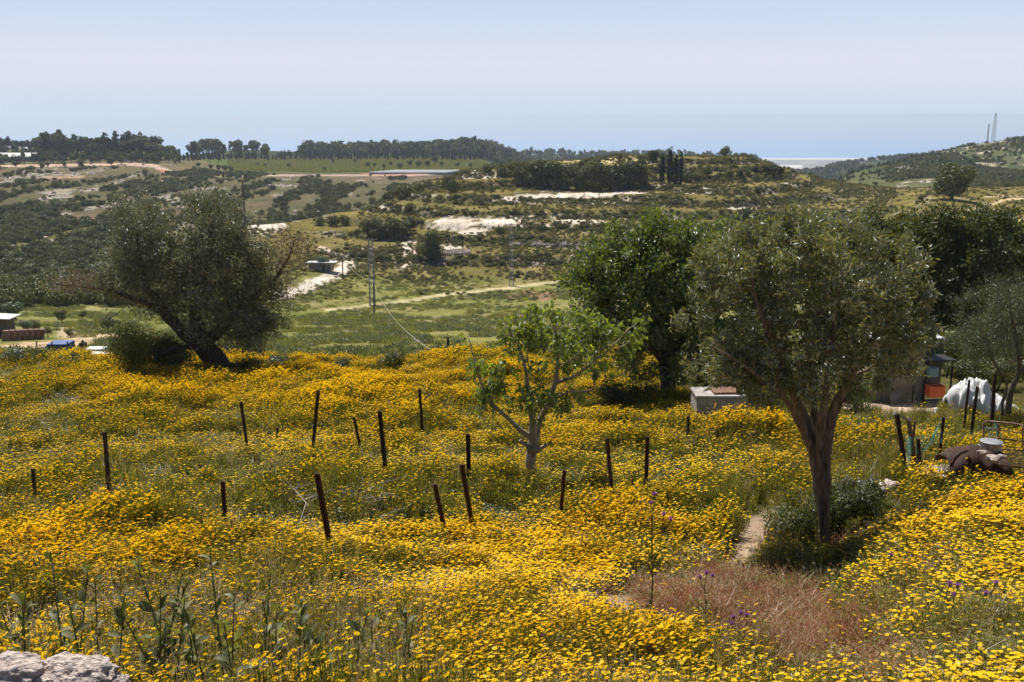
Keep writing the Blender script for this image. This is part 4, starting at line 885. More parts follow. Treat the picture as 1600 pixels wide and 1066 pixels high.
def herb(name, mat, n, h, spread, L, W, seed):
    rng = np.random.default_rng(seed); mb = MB(); a = rng.uniform(0, 6.28, n); d = spread*np.sqrt(rng.random(n)); z = h*rng.random(n)*(1-.5*d/spread)
    mb.leaves(np.stack([d*np.cos(a), d*np.sin(a), z], 1), rdir(n, .3, rng), rdir(n, .5, rng), L*rng.uniform(.5, 1.3, n), W*rng.uniform(.6, 1.3, n), rng.random(n), 0, .2, .1)
    for k in range(10): q = rng.uniform(0, 6.28); mb.tube([(0, 0, 0), (spread*.7*math.cos(q), spread*.7*math.sin(q), h*.9)], [.004, .002], 3, .5, 1, False)
    return mb.mesh(name, [mat, M['stem']])
KD = [daisy_plant('daisy_dense', 26, 22, .36, .52, .24, 200+k) for k in range(4)] \
   + [daisy_plant('daisy_thin', 20, 9, .28, .52, .24, 210+k) for k in range(4)] \
   + [daisy_plant('daisy_leafy', 18, 0, .22, .45, .22, 220+k, 12) for k in range(3)] \
   + [tuft('grass_tuft', M['grass'], 60, .25, .62, .16, .006, 230+k, .5) for k in range(2)] \
   + [tuft('straw_tuft', M['straw'], 26, .3, .7, .14, .005, 233+k, .7, .5) for k in range(2)] \
   + [tuft('russet_tuft', M['red_dry'], 70, .18, .5, .2, .006, 236+k, .8, .8) for k in range(2)] \
   + [herb('green_herb', M['herb'], 220, .4, .22, .07, .03, 240+k) for k in range(2)] \
   + [herb('grey_herb', M['olive_light'], 200, .38, .24, .08, .02, 243)]
KD += [herb('weed_clump', M['broad'], 90, .30, .16, .075, .026, 251), herb('weed_clump', M['broad'], 70, .36, .14, .09, .03, 252), herb('russet_weed', M['red_dry'], 260, .42, .20, .04, .013, 253), herb('russet_weed', M['red_dry'], 200, .3, .16, .035, .012, 254)]
# (heights of the russet grass vary from patch to patch)
# index: dense 0-3, thin 4-7, leafy 8-10, grass 11-12, straw 13-14, russet 15-16, herb 17-18, grey 19
def qbare(cx, cy): return cx > 1050 or cy > 900
def E(qx, qy, cx, cy, rx, ry): return np.clip(1.25-np.hypot((qx-cx)/rx, (qy-cy)/ry), 0, 1)
rg = np.random.default_rng(77)
N0 = 58000; Yt = 3.6; Ys = np.concatenate([np.sqrt(rg.random(36000)*((46+4)**2-(Yt+4)**2)+(Yt+4)**2)-4, 3.8+9.5*rg.random(22000)**1.15])
xs = rg.uniform(-.60, .66, N0)*(Ys+5); zs = ground(xs, Ys); qx, qy = project(xs, Ys, zs)
big = fbm(xs/3.6, Ys/4.5, 301, 3); med = fbm(xs/1.1, Ys/1.3, 302, 3)
dn = .63+(big-.5)*1.3+(med-.5)*1.5
for cx, cy, rx, ry, w in [(250, 615, 260, 42, .5), (600, 580, 260, 36, .6), (470, 655, 200, 34, .3), (800, 700, 300, 50, .12), (850, 870, 260, 46, .45), (1160, 665, 110, 45, .6), (1180, 740, 120, 40, .25), (1500, 820, 170, 110, .35), (1430, 910, 170, 50, .3), (1000, 1020, 160, 50, .25),
    (1480, 665, 90, 30, .2), (60, 610, 90, 55, -.5), (60, 660, 130, 30, -.7), (330, 660, 130, 16, -.6), (640, 800, 180, 38, -.55), (430, 790, 60, 50, -.3), (180, 760, 110, 60, -.1), (830, 790, 80, 50, -.5), (960, 790, 90, 34, -.35), (1150, 800, 50, 40, -.6), (1290, 860, 100, 80, -1.2),
    (1120, 960, 180, 70, -1.5), (1240, 1010, 110, 100, -1.3), (250, 1050, 430, 120, -.55), (1400, 1040, 170, 40, -.7), (1340, 655, 110, 45, -.9), (400, 1000, 500, 120, -.05), (1180, 600, 120, 60, -1), (1000, 620, 90, 25, -.5), (1360, 780, 60, 60, -.9), (340, 600, 110, 14, -.9), (225, 590, 45, 20, -.8), (300, 870, 400, 50, -.12)]:
    dn = dn+(w if w > 0 or qbare(cx, cy) else w*.55)*E(qx, qy, cx, cy, rx, ry)
pathv = bil(pathm, xs, Ys); yardv = bil(yardm, xs, Ys); redv = np.clip(E(qx, qy, 1110, 950, 170, 62)*1.6+E(qx, qy, 1240, 1000, 130, 95)*1.5+E(qx, qy, 1345, 1050, 120, 36)*1.0+.10+(fbm(xs/.5, Ys/.6, 341, 3)-.5)*1.3, 0, 1)*(E(qx, qy, 1200, 985, 300, 130) > 0)
behind = (Ys > 22.5) & (qx > 1090)
dn = np.where(behind, dn-.75, dn); dn = np.where(behind & (qx > 1420) & (Ys < 26), dn+.5, dn)
u = rg.random(N0); pick = np.zeros(N0, int)
dn = np.clip(dn, 0, 1.1)
pd_ = dn**2.0*.62*np.interp(Ys, [5, 14, 26], [.62, .78, 1.0]); pth = .20+.36*np.sin(np.clip(dn, 0, 1)*3.14)
r4 = rg.integers(0, 4, N0); r3 = rg.integers(0, 3, N0); r2 = rg.integers(0, 2, N0)
pick = np.where(u < pd_, r4, np.where(u < pd_+pth, 4+r4, 8+r3))
v = rg.random(N0); gz = fbm(xs/2.2, Ys/2.6, 310, 3)
pick = np.where((pick >= 8) & (v < .28), 11+r2, pick); pick = np.where((pick >= 8) & (v > .93), 13+r2, pick)
pick = np.where((pick >= 8) & (v > .45) & (v < .72) & (gz > .5), 17+r2, pick)
grey = E(qx, qy, 60, 655, 140, 45)+E(qx, qy, 640, 800, 190, 36)+E(qx, qy, 330, 660, 140, 18)
pick = np.where((v < .5*grey), np.where(r2 == 0, 19, 11+r2), pick)
pick = np.where(rg.random(N0) < redv*.95, np.where(rg.random(N0) < .8, 15+r2, 13+r2), pick)
q9 = rg.random(N0); r9 = rg.integers(0, 2, N0)
pick = np.where((redv > .12) & (pick >= 13) & (pick <= 16) & (q9 < .62), 22+r9, pick); pick = np.where((redv > .2) & (q9 > .92), np.where(r9 == 0, 17, 9), pick)
pick = np.where((qy > 930) & (qx < 680) & (q9 < np.interp(qy, [930, 1010], [.12, .62])), 20+r9, pick); pick = np.where((qy > 940) & (qx < 700) & (q9 > .93), 13+r9, pick)
pick = np.where(behind & (pick < 8) & (rg.random(N0) < .6), 17+r2, pick)
keep = (rg.random(N0) > pathv*1.15) & (rg.random(N0) > yardv*1.2)
keep &= ~((qx > 1375) & (qx < 1470) & (Ys > 26.5) & (Ys < 34)) & (Ys < 45.2+1.2*np.sin(xs*.3)) & ~((qx > 1320) & (Ys > 28)) & ~((Ys > 37) & (qx < 90) & (rg.random(N0) < .5))
keep &= ~((np.hypot(qx-1290, (qy-860)/1.0) < 55) & (rg.random(N0) < .75)) & ~((Ys < 5.3) & (qx < 640) & (rg.random(N0) < .45)) & ~((np.abs(qx-1545) < 70) & (Ys > 14.6) & (Ys < 16.2)) & ~((Ys > 35) & (qx > 1050))
keep &= ~((redv < .2) & (rg.random(N0) < .0))
ht = np.clip(.71+1.5*(fbm(xs/2.6, Ys/3.2, 320, 3)-.5)*1.6+1.1*(fbm(xs/.8, Ys/.9, 321, 2)-.5)+.2*np.clip(dn-.5, 0, 1), .38, 1.65)
xyS = np.interp(Ys, [4, 7, 12, 20, 32], [.56, .66, .82, .95, 1.05])
ht = ht*np.interp(Ys, [4, 8, 14], [.62, .8, 1.0])*np.where(pathv > .05, .6, 1)*np.where(pick >= 15, .85, 1)*np.where(redv > .3, np.clip(.75+1.3*(fbm(xs/.9, Ys/.9, 350, 2)-.2), .5, 1.5), 1)
P = np.stack([xs, Ys, zs], 1)[keep]; pk = pick[keep]; hs = ht[keep]*rg.uniform(.85, 1.15, keep.sum()); rz = rg.normal(size=keep.sum())*.45; xyS = xyS[keep]
tl = rg.normal(size=(len(P), 2))*.08
order = np.argsort(P[:, 1]); near_i = [i for i in order if pk[i] < 8][:300]
vis = np.ones(len(P), bool); vis[near_i] = False
for i in near_i:
    o = link('corn_daisy', KD[pk[i]]); o.location = P[i]; o.rotation_euler = (tl[i][0], tl[i][1], rz[i]); o.scale = (xyS[i], xyS[i], hs[i])
    tag(o, 'yellow corn daisy plant in the nearest strip of the meadow', 'daisy', 'corn daisies in the nearest strip of the meadow')
fl = scatter('flower_meadow', P[vis], np.column_stack([tl[vis], rz[vis]]), np.column_stack([xyS[vis], xyS[vis], hs[vis]]), KD, pk[vis])
tag(fl, 'dense yellow daisies, herbs and dry grass of the meadow', None, None, 'stuff')
# valley grass beyond the meadow
VG = [tuft('valley_grass', M['vgrass'], 70, .12, .34, .5, .02, 260+k, .6) for k in range(3)]+[herb('valley_herb', M['vgrass'], 160, .3, .4, .14, .05, 264), herb('grey_valley_herb', M['olive_light'], 140, .4, .4, .14, .05, 265)]
Pv, qx, qy = samp(30000, -60, 1660, 44, 215, lambda x, Y, qx, qy: (fbm(x/6, Y/9, 331, 3) > .36+.2*RNG.random(len(x))) & (np.abs(qy-(485-(qx-510)*.126)) > 3.5) & ~((qx < 150) & (qy > 528) & (qy < 556)) & ~((qx > 420) & (qx < 545) & (np.abs(qy-(462-(qx-430)*.42)) < 11)), pw=1.3)
n = len(Pv); tag(scatter('valley_grass', Pv, np.stack([np.zeros(n), np.zeros(n), RNG.uniform(0, 6.28, n)], 1), RNG.uniform(.7, 1.7, n), VG, RNG.integers(0, 5, n)), 'rough green grass covering the valley floor', None, None, 'stuff')

# ------------------------------------------------------------------ leaning rusty posts in the meadow
def post(name, x0, t0, x1, b1, wpx, label, Yf=None, mat='rust', group='rusty iron posts standing in the meadow', lean_y=0.0, holes=True, cat='post'):
    g_ = hit(x1, b1, 4, 60) if Yf is None else at(x1, b1, Yf)
    gz_ = float(ground(g_.x, g_.y)); foot = Vector((g_.x, g_.y, gz_-.25)); head = at(x0, t0, g_.y+lean_y)
    d = head-foot; L = d.length; w = wpx*g_.y/FPX; mb = MB(); k = 7
    for q in range(1):
        mb.box((0, 0, L/2), (w, w*.28, L), 0, .5, 0); mb.box((w*.0, w*.45, L/2), (w*.26, w*.62, L-.004), 0, .5, 0)
    o = mb.build(name, [M[mat]]); o.location = foot; o.rotation_euler = (d.to_track_quat('Z', 'Y').to_matrix() @ Matrix.Rotation(random.uniform(-.5, .5), 3, 'Z')).to_euler()
    bv = o.modifiers.new('bevel', 'BEVEL'); bv.width = w*.04; bv.segments = 1
    tag(o, label, cat, group); return o
for (x0, t0, x1, b1, w, lab) in [
    (52, 732, 58, 800, 6, 'short rusty post at the far left of the meadow, leftmost of all'),
    (164, 675, 175, 810, 7, 'tall upright rusty post, second from the left in the meadow'),
    (375, 628, 387, 704, 5, 'thin rusty post in the yellow patch below the old olive trunk'),
    (347, 752, 354, 848, 7, 'rusty post left of the thickest leaning post'),
    (499, 610, 487, 712, 6, 'rusty post leaning right with its top nearest the middle bush'),
    (552, 652, 568, 715, 4.5, 'thin crooked post between two taller rusty posts'),
    (592, 642, 604, 748, 7, 'tall rusty post right of the thin crooked one'),
    (654, 608, 660, 684, 5, 'slim rusty post below the dark green bush'),
    (494, 740, 524, 880, 10, 'thickest rusty post, leaning left in front of the dead branches'),
    (677, 757, 703, 850, 8, 'leaning rusty post just left of the crossing pair'),
    (730, 678, 732, 770, 7, 'upright post of the crossing pair left of the fig tree'),
    (720, 726, 745, 844, 8, 'leaning front post of the crossing pair left of the fig tree'),
    (884, 735, 874, 832, 7, 'rusty post leaning right just right of the fig trunk'),
    (947, 685, 961, 812, 6.5, 'tall rusty post in the middle between two others right of the fig'),
    (1010, 682, 1007, 785, 6.5, 'upright rusty post behind the tall purple thistle'),
    (887, 610, 884, 655, 4.5, 'distant thin post seen below the right fig branch'),
    (1074, 650, 1074, 702, 5, 'short post in the dense flowers left of the concrete trough'),
    (699, 527, 700, 556, 3.5, 'small lone post beyond the far edge of the meadow'),
    (435, 668, 430, 692, 4, 'stub of a post in the grass left of the right leaning post')]:
    post('iron_post', x0, t0, x1, b1, w, lab, Yf=46 if b1 < 560 else None)
# posts with green netting at the right
for (x0, t0, x1, b1, w, lab, m_) in [
    (1399, 647, 1424, 742, 8, 'front leaning post under the pale top bar beside the netting', 'rust'),
    (1419, 656, 1441, 738, 7, 'second leaning post under the pale top bar', 'rust_light'),
    (1431, 658, 1427, 700, 4, 'thin brown post behind the pair with the pale top bar', 'rust_light'),
    (1434, 686, 1443, 733, 6, 'short rusty post right of the leaning pair', 'rust'),
    (1476, 652, 1467, 724, 5, 'dark post holding the right end of the green netting', 'rust'),
    (1516, 594, 1510, 642, 4, 'thin dark post in front of the left of the white sheet heap', 'rust'),
    (1529, 604, 1521, 655, 5, 'dark post in front of the middle of the white sheet heap', 'rust'),
    (1553, 584, 1551, 650, 6, 'tall black post in front of the right of the white sheet heap', 'rust')]:
    post('fence_post', x0, t0, x1, b1, w, lab, Yf={647: 16.6, 656: 16.9, 658: 17.6, 686: 17.0, 652: 17.8, 594: 24, 604: 23, 584: 23.6}[t0], mat=m_, group='posts round the netting and the sheet heap')
mb = MB(); a, b = at(1397, 646, 16.6), at(1422, 657, 16.9); mb.tube([a, b], [.028, .028], 6); tag(mb.build('top_bar', [M['concrete']]), 'pale bar lying across the two leaning posts', 'bar')
def net(name, corners, nu, nv, label, sag=.1, mat='teal', th=.004, drop=0):
    mb = MB(); A, B_, C_, D_ = [np.array(c) for c in corners]     # A-B top, D-C bottom
    def pt(u, v): 
        p = (A*(1-u)+B_*u)*(1-v)+(D_*(1-u)+C_*u)*v; p = p+np.array((0, .12*math.sin(u*7+v*3), -sag*math.sin(u*math.pi)*(1-v*.4)))
        return p+np.array((mnoise.noise(Vector(p)*3)*.06, mnoise.noise(Vector(p)*3+Vector((5, 0, 0)))*.06, 0))
    for i in range(nu+1): mb.tube([pt(i/nu, j/nv) for j in range(nv+1)], th, 3, .5, 0, False)
    for j in range(nv+1): mb.tube([pt(i/nu, j/nv) for i in range(nu+1)], th, 3, .5, 0, False)
    tag(mb.build(name, [M[mat]]), label, 'netting')
net('plastic_netting', (at(1420, 690, 16.8), at(1476, 655, 17.7), at(1470, 690, 17.7), at(1424, 705, 16.9)), 20, 8, 'green plastic netting slung between the leaning posts')
net('plastic_netting', (at(1415, 680, 16.7), at(1424, 684, 16.8), at(1423, 744, 16.7), at(1416, 740, 16.6)), 4, 16, 'narrow strip of green netting hanging from the leaning posts', .02)
net('plastic_netting', (at(1540, 672, 18.6), at(1556, 655, 18.8), at(1562, 684, 18.8), at(1545, 690, 18.6)), 8, 10, 'bunched green netting behind the rusty bed frame', .05)

# bed frame, grille, pot, scrap heap, white board
Y = 16.2; t = thing('bed_frame', 'rusty tubular bed frame standing behind the aluminium pot at the right edge', 'bed frame', at(1570, 705, Y))
o0 = Vector(t.location)
def rel(px, py, y): return at(px, py, y)-o0
mb = MB(); mb.tube([rel(1538, 700, 16.4), rel(1536, 662, 16.5), rel(1541, 658, 16.5), rel(1585, 662, 16.2), rel(1625, 672, 15.9)], [.018]*5, 6); mb.build('top_rail', [M['rust_light']], t, smooth=True)
mb = MB(); mb.tube([rel(1540, 682, 16.4), rel(1625, 694, 15.9)], [.012]*2, 6); mb.build('cross_bar', [M['rust_light']], t)
mb = MB(); mb.tube([rel(1541, 669, 16.4), rel(1625, 681, 15.9)], [.009]*2, 6); mb.build('cross_bar', [M['rust_light']], t)
for px in (1560, 1598):
    mb = MB(); mb.tube([rel(px, 660+(px-1541)*.13, 16.3), rel(px, 706, 16.3)], [.013, .013], 6); mb.build('upright', [M['rust_light']], t)
t = thing('grille_panel', 'rusty wire grille lying flat behind the daisies at the right edge', 'grille', at(1585, 715, 15.2)); o0 = Vector(t.location)
mb = MB(); c4 = [rel(1562, 702, 15.9), rel(1625, 706, 15.7), rel(1625, 732, 14.7), rel(1562, 728, 14.9)]
mb.tube(c4+[c4[0]], [.014]*5, 6); mb.build('frame', [M['rust_light']], t)
mb = MB()
for k in range(1, 16): f = k/16; mb.tube([c4[0].lerp(c4[1], f), c4[3].lerp(c4[2], f)], [.004]*2, 4)
for k in range(1, 9): f = k/9; mb.tube([c4[0].lerp(c4[3], f), c4[1].lerp(c4[2], f)], [.004]*2, 4)
tag(mb.build('wires', [M['rust']], t), kind='stuff')
Y = 15.5; c = at(1547, 706, Y); t = thing('cooking_pot', 'dull aluminium pot with a raised rim standing on the scrap heap', 'pot', c)
mb = MB(); mb.tube([(0, 0, 0), (0, 0, .012), (0, 0, .15), (0, 0, .17)], [.145, .158, .16, .168], 24); mb.build('body', [M['alu']], t, smooth=False)
mb = MB(); mb.tube([(0, 0, .171), (0, 0, .182), (0, 0, .19)], [.172, .172, .12], 24); mb.build('lid', [M['alu']], t)
for s_ in (-1, 1):
    mb = MB(); mb.tube([(s_*.16, -.04, .11), (s_*.2, -.04, .115), (s_*.2, .04, .115), (s_*.16, .04, .11)], [.008]*4, 5); mb.build('handle', [M['alu']], t)
# scrap: curved rusty shell with stones on it
c = at(1518, 735, 15.2); t = thing('scrap_shell', 'dark rusty curved metal shell with pale stones on it behind the daisies', 'scrap metal', c); o0 = Vector(c)
mb = MB(); V, F_ = [], []; nu, nv = 22, 12
for i in range(nu+1):
    for j in range(nv+1):
        u = i/nu; v_ = j/nv; px = 1484+95*u; a = v_*math.pi*.95
        p = at(px, 742, 15.0)-o0; r_ = .20+.05*math.sin(u*5)+.07*mnoise.noise(Vector((u*6, v_*4, 2)))
        p += Vector((0, .28-.32*math.cos(a), r_*1.45*math.sin(a)*(.7+.35*min(1, u*2.5))+.02*mnoise.noise(Vector((u*12, v_*9, 4))))); V.append(p)
for i in range(nu):
    for j in range(nv): q = i*(nv+1)+j; F_.append((q, q+1, q+nv+2, q+nv+1))
mb.add(V, F_); o = mb.build('shell', [M['rust']], t, smooth=True); so = o.modifiers.new('thick', 'SOLIDIFY'); so.thickness = .02
mb = MB(); mb.tube([rel(1486, 728, 14.95), rel(1492, 716, 14.9), rel(1500, 708, 15.0), rel(1512, 704, 15.1)], [.03, .03, .028, .02], 8); mb.build('rolled_edge', [M['rust']], t, smooth=True)
for k, (px, py, s_, lab) in enumerate([(1535, 707, .07, 'pale broken stone lying on the scrap left of the pot'), (1552, 716, .10, 'large pale stone lying in front of the pot'), (1565, 713, .06, 'small pale stone beside the grille corner')]):
    o = link('rubble_stone', rock_mesh('rubble_stone', M['limestone'], 20+k, 2, .5, .5)); o.location = at(px, py, 14.95); o.scale = (s_*1.2, s_, s_); tag(o, lab, 'stone')
t = thing('white_board', 'flat whitish board lying in front of the scrap heap by the netting posts', 'board', at(1460, 740, 15.5)); o0 = Vector(t.location)
mb = MB(); q4 = [rel(1436, 740, 15.6), rel(1447, 728, 16.0), rel(1486, 726, 15.9), rel(1482, 746, 15.2)]; up = Vector((0, 0, .05))
mb.add([*q4, *[q-up for q in q4]], [(0, 1, 2, 3), (4, 7, 6, 5), (0, 4, 5, 1), (1, 5, 6, 2), (2, 6, 7, 3), (3, 7, 4, 0)]); mb.build('board', [M['concrete']], t)
mb = MB()
for k in range(9): f = (k+.5)/9; mb.tube([q4[1].lerp(q4[2], f)+Vector((0, 0, .012)), q4[0].lerp(q4[3], f)+Vector((0, 0, .012))], [.006]*2, 4)
mb.build('ribs', [M['white']], t)

# shaded things at the foot of the foreground tree
def blob(name, loc, sc, mat, label, cat, seed=0, rough=.35, sub=4, freq=1.3, flat=1.0, rz=0):
    o = link(name, rock_mesh(name, M[mat], seed, sub, rough, flat, freq)); o.location = loc; o.scale = sc; o.rotation_euler.z = rz
    for p_ in o.data.polygons: p_.use_smooth = True
    tag(o, label, cat); return o
c = hit(1354, 806, 5, 30); blob('plastic_sack', (c.x, c.y, c.z+.24), (.22, .18, .32), 'black', 'black slumped plastic sack right of the foreground tree trunk', 'sack', 44, .42, 4, 1.9)
c = hit(1320, 790, 5, 30); blob('cloth_bundle', (c.x, c.y, c.z+.22), (.18, .15, .24), 'bark', 'brown mottled bundle leaning on the black sack', 'bundle', 33, .4)
c = hit(1388, 784, 5, 30); blob('field_stone', (c.x, c.y, c.z+.16), (.2, .17, .2), 'limestone', 'pale round stone right of the black sack', 'stone', 35, .4, 3)
for k, (px, py, s_, lab) in enumerate([(1232, 815, .12, 'pale stone in the shade left of the foreground trunk'), (1215, 845, .14, 'grey stone at the edge of the dirt path left of the trunk'), (1208, 875, .10, 'half buried stone below the grey one on the path edge'), (1243, 800, .09, 'upper small stone left of the foreground trunk'), (1180, 862, .06, 'small stone on the dirt path'), (965, 955, .05, 'flat pebble on the bare soil patch'), (1345, 838, .04, 'tiny white stone in the shade right of the trunk')]):
    p = hit(px, py, 4, 40); o = link('field_stone', rock_mesh('field_stone', M['limestone_dark'], 40+k, 3, .5, .7)); o.location = p; o.scale = (s_*1.2, s_, s_); tag(o, lab, 'stone')
# wall stones at the bottom left
for k, (px, py, s_, sx, lab) in enumerate([(20, 1062, .115, 1.5, 'large pale pitted stone in the bottom left corner'), (120, 1066, .115, 1.35, 'rounded pale stone second from the bottom left corner'), (178, 1078, .06, 1.2, 'small stone right of the rounded pale one at the bottom edge'), (68, 1075, .09, 1.2, 'low stone wedged between the two large ones at the bottom left')]):
    c = at(px, py-6, 3.75); o = link('wall_stone', rock_mesh('wall_stone', M['limestone'], 60+k, 5, .34, .72, 1.5)); o.location = c; o.scale = (s_*sx, s_, s_); tag(o, lab, 'stone')
    for p_ in o.data.polygons: p_.use_smooth = True

# oleander-like upright shrubs at the trunk foot
def lance_bush(px, py, Y, h, label, n=14, seed=0, mat='dark', L=.11, W=.018, cat='shrub', name='leafy_shrub', lean=.35, leaf_mat=None, col=None):
    rng = np.random.default_rng(seed); q = at(px, py, Y); q.z = float(ground(q.x, q.y)); t = thing(name, label, cat, q)
    sm, lm = MB(), MB()
    for k in range(n):
        a = rng.uniform(0, 6.28); e = np.array((math.cos(a), math.sin(a), 0))*rng.uniform(0, lean)*h; hh_ = h*rng.uniform(.6, 1)
        pts_ = [np.array((0, 0, -.03)), e*.4+np.array((0, 0, hh_*.5)), e+np.array((0, 0, hh_))]; sm.tube(pts_, [.008, .006, .003], 4, .5, 0, False)
        m_ = 26; f = rng.uniform(.15, 1, m_)[:, None]; P_ = pts_[0]*(1-f)**2+pts_[1]*2*f*(1-f)+pts_[2]*f*f
        lm.leaves(P_, rdir(m_, .9, rng), rdir(m_, .3, rng), L*rng.uniform(.6, 1.2, m_), W, rng.random(m_), 0, .15, .05)
    sm.build('stems', [M['stem']], t); tag(lm.build('foliage', [M[mat]], t), kind='stuff'); return t
lance_bush(1222, 800, 13.0, .62, 'dark upright shrub at the upper end of the dirt path', 14, 8)
lance_bush(1248, 800, 12.6, .9, 'dark lance leaved shrub left of the foreground trunk', 12, 1)
lance_bush(1312, 800, 13.0, 1.0, 'taller dark lance leaved shrub behind the foreground trunk', 14, 2)
lance_bush(1222, 870, 12.0, .35, 'low shrub at the edge of the dirt path left of the trunk', 10, 3, 'maquis')
lance_bush(1345, 835, 12.8, .55, 'dark shrub added to deepen the shade at the foot of the right flower bank', 16, 5, 'maquis')  # this and the next two: added, their dark leaves stand in for tree shade
lance_bush(1300, 830, 12.9, .5, 'dark low shrub added to deepen the shade right behind the foreground trunk base', 16, 6, 'maquis')
lance_bush(1265, 850, 12.6, .38, 'dark low shrub added to deepen the shade left of the foreground trunk base', 14, 7, 'maquis')
lance_bush(1330, 850, 12.4, .4, 'low dark shrub in the shade right of the trunk', 12, 4)
# leafy bushes in the meadow and round the yard
def leaf_bush(px, py, Y, hpx, wide, label, mat='herb', seed=0, n=1500, leaf=.05, name='leafy_bush', cat='bush'):
    rng = np.random.default_rng(seed); q = at(px, py, Y); q.z = float(ground(q.x, q.y)); t = thing(name, label, cat, q); s = hpx*Y/FPX
    sm, lm = MB(), MB(); lb = []
    for k in range(7):
        a = rng.uniform(0, 6.28); d = rng.uniform(0, .5)*s*wide; r = rng.uniform(.25, .42)*s; lb.append(((d*math.cos(a), d*math.sin(a), rng.uniform(.35, .7)*s), (r*wide, r*wide, r))); sm.tube([(0, 0, -.05), lb[-1][0]], [.015*s, .008*s], 4, .5, 0, False)
    puff(lm, lb, n, leaf, shell=.35, rng=rng, wr=.5); sm.build('stems', [M['bark_dark']], t); tag(lm.build('foliage', [M[mat]], t), kind='stuff'); return t
leaf_bush(617, 606, 39, 44, 1.0, 'dark green bush in the yellow band at the middle of the meadow', 'dark', 71, 2600, .1)
leaf_bush(535, 595, 40, 24, 1.3, 'low green bush in the yellow band left of the dark one', 'dark', 72, 1200, .1)
leaf_bush(960, 640, 30, 55, 1.0, 'green bush behind the fig branches under the big green tree', 'dark', 73, 1800, .08)
leaf_bush(1000, 632, 30.5, 40, 1.4, 'shaded bush left of the concrete trough', 'dark', 74, 1600, .08)
leaf_bush(1110, 600, 31, 60, 1.4, 'dark leafy bush above the concrete trough', 'dark', 75, 2500, .1)
leaf_bush(1205, 650, 27, 60, 1.1, 'bright green weeds behind the stems of the foreground tree', 'herb', 76, 2500, .07)
leaf_bush(1165, 640, 28.5, 46, 1.2, 'green bush between the trough and the foreground tree', 'green', 77, 2000, .08)
leaf_bush(1345, 628, 27.5, 80, .8, 'leafy green shrub left of the grey shed', 'green', 78, 2600, .08)
leaf_bush(1330, 650, 24, 26, 1.8, 'low green weeds in front of the yard', 'herb', 79, 1500, .06)
leaf_bush(1590, 640, 25, 40, 1.2, 'green weeds right of the pale olive trunk', 'herb', 80, 1500, .06)
leaf_bush(1390, 760, 13.8, 40, 1.2, 'bright green weeds right of the pale round stone', 'herb', 81, 1500, .05)
leaf_bush(1130, 805, 15.2, 30, 1.6, 'low green clump above the dirt path', 'herb', 82, 1600, .04)
leaf_bush(412, 800, 14.6, 34, 1.1, 'low green clump left of the thickest post', 'herb', 83, 1500, .04)
# bushes round the foot of the old olive
leaf_bush(222, 610, 37, 98, .95, 'dark bush growing left of the old olive trunk', 'dark', 84, 7000, .1)
leaf_bush(185, 572, 39, 62, 1.1, 'green bush beyond the left branches of the old olive', 'dark', 85, 3000, .1)
leaf_bush(278, 612, 37.2, 60, 1.2, 'low dark bush touching the old olive trunk', 'dark', 86, 2400, .1)
leaf_bush(392, 606, 38, 34, 1.6, 'low dark bush right of the old olive trunk', 'dark', 87, 2000, .1)
leaf_bush(432, 590, 41, 22, 1.8, 'greyish bush at the upper left edge of the yellow meadow', 'olive_light', 88, 1600, .1)
leaf_bush(120, 590, 39, 34, 1.3, 'green bush in front of the discarded things at the left', 'dark', 89, 1800, .09)
leaf_bush(30, 580, 41, 36, 1.5, 'greyish green bush at the left edge of the meadow', 'olive_light', 90, 2000, .09)
leaf_bush(62, 585, 42, 30, 1.2, 'second green bush at the left edge of the meadow', 'maquis', 91, 1600, .09)
for k, (px_, h_, lab_) in enumerate([(1190, 70, 'dark undergrowth seen left of the foreground tree stems'), (1265, 74, 'dark undergrowth seen between the foreground tree stems'), (1340, 80, 'dark undergrowth behind the leafy shrub by the shed'), (1480, 84, 'dark undergrowth behind the shelter and white sheet'), (1545, 80, 'dark undergrowth behind the crumpled white sheet'), (1610, 86, 'dark undergrowth behind the pale olive at the right edge')]):
    leaf_bush(px_, 588, 37+k % 2*2, h_, 1.0, lab_, 'dark', 300+k, 4200, .13, 'undergrowth_bush')
for k, (px_, py_, h_, lab_) in enumerate([(1510, 606, 50, 'shaded bush directly behind the crumpled white sheet'), (1560, 606, 54, 'shaded bush behind the trunk of the pale olive'), (1618, 606, 56, 'shaded bush at the right edge behind the low white sheeting'), (1235, 606, 60, 'shaded bush behind the left stems of the foreground tree')]):
    leaf_bush(px_, py_, 34, h_, 1.2, lab_, 'dark', 320+k, 3000, .11, 'undergrowth_bush')
leaf_bush(1236, 862, 12.2, 95, .75, 'dark leafy bush hugging the left side of the foreground trunk base', 'dark', 340, 4200, .045)
leaf_bush(1345, 862, 12.9, 105, .8, 'dark leafy bush right of the foreground trunk base', 'dark', 341, 4600, .045)
leaf_bush(1298, 845, 13.2, 100, .8, 'dark leafy bush directly behind the foreground trunk base', 'dark', 342, 4200, .045)
leaf_bush(262, 602, 37.6, 84, .8, 'dark bush between the left bush and the old olive trunk', 'dark', 343, 5200, .1)
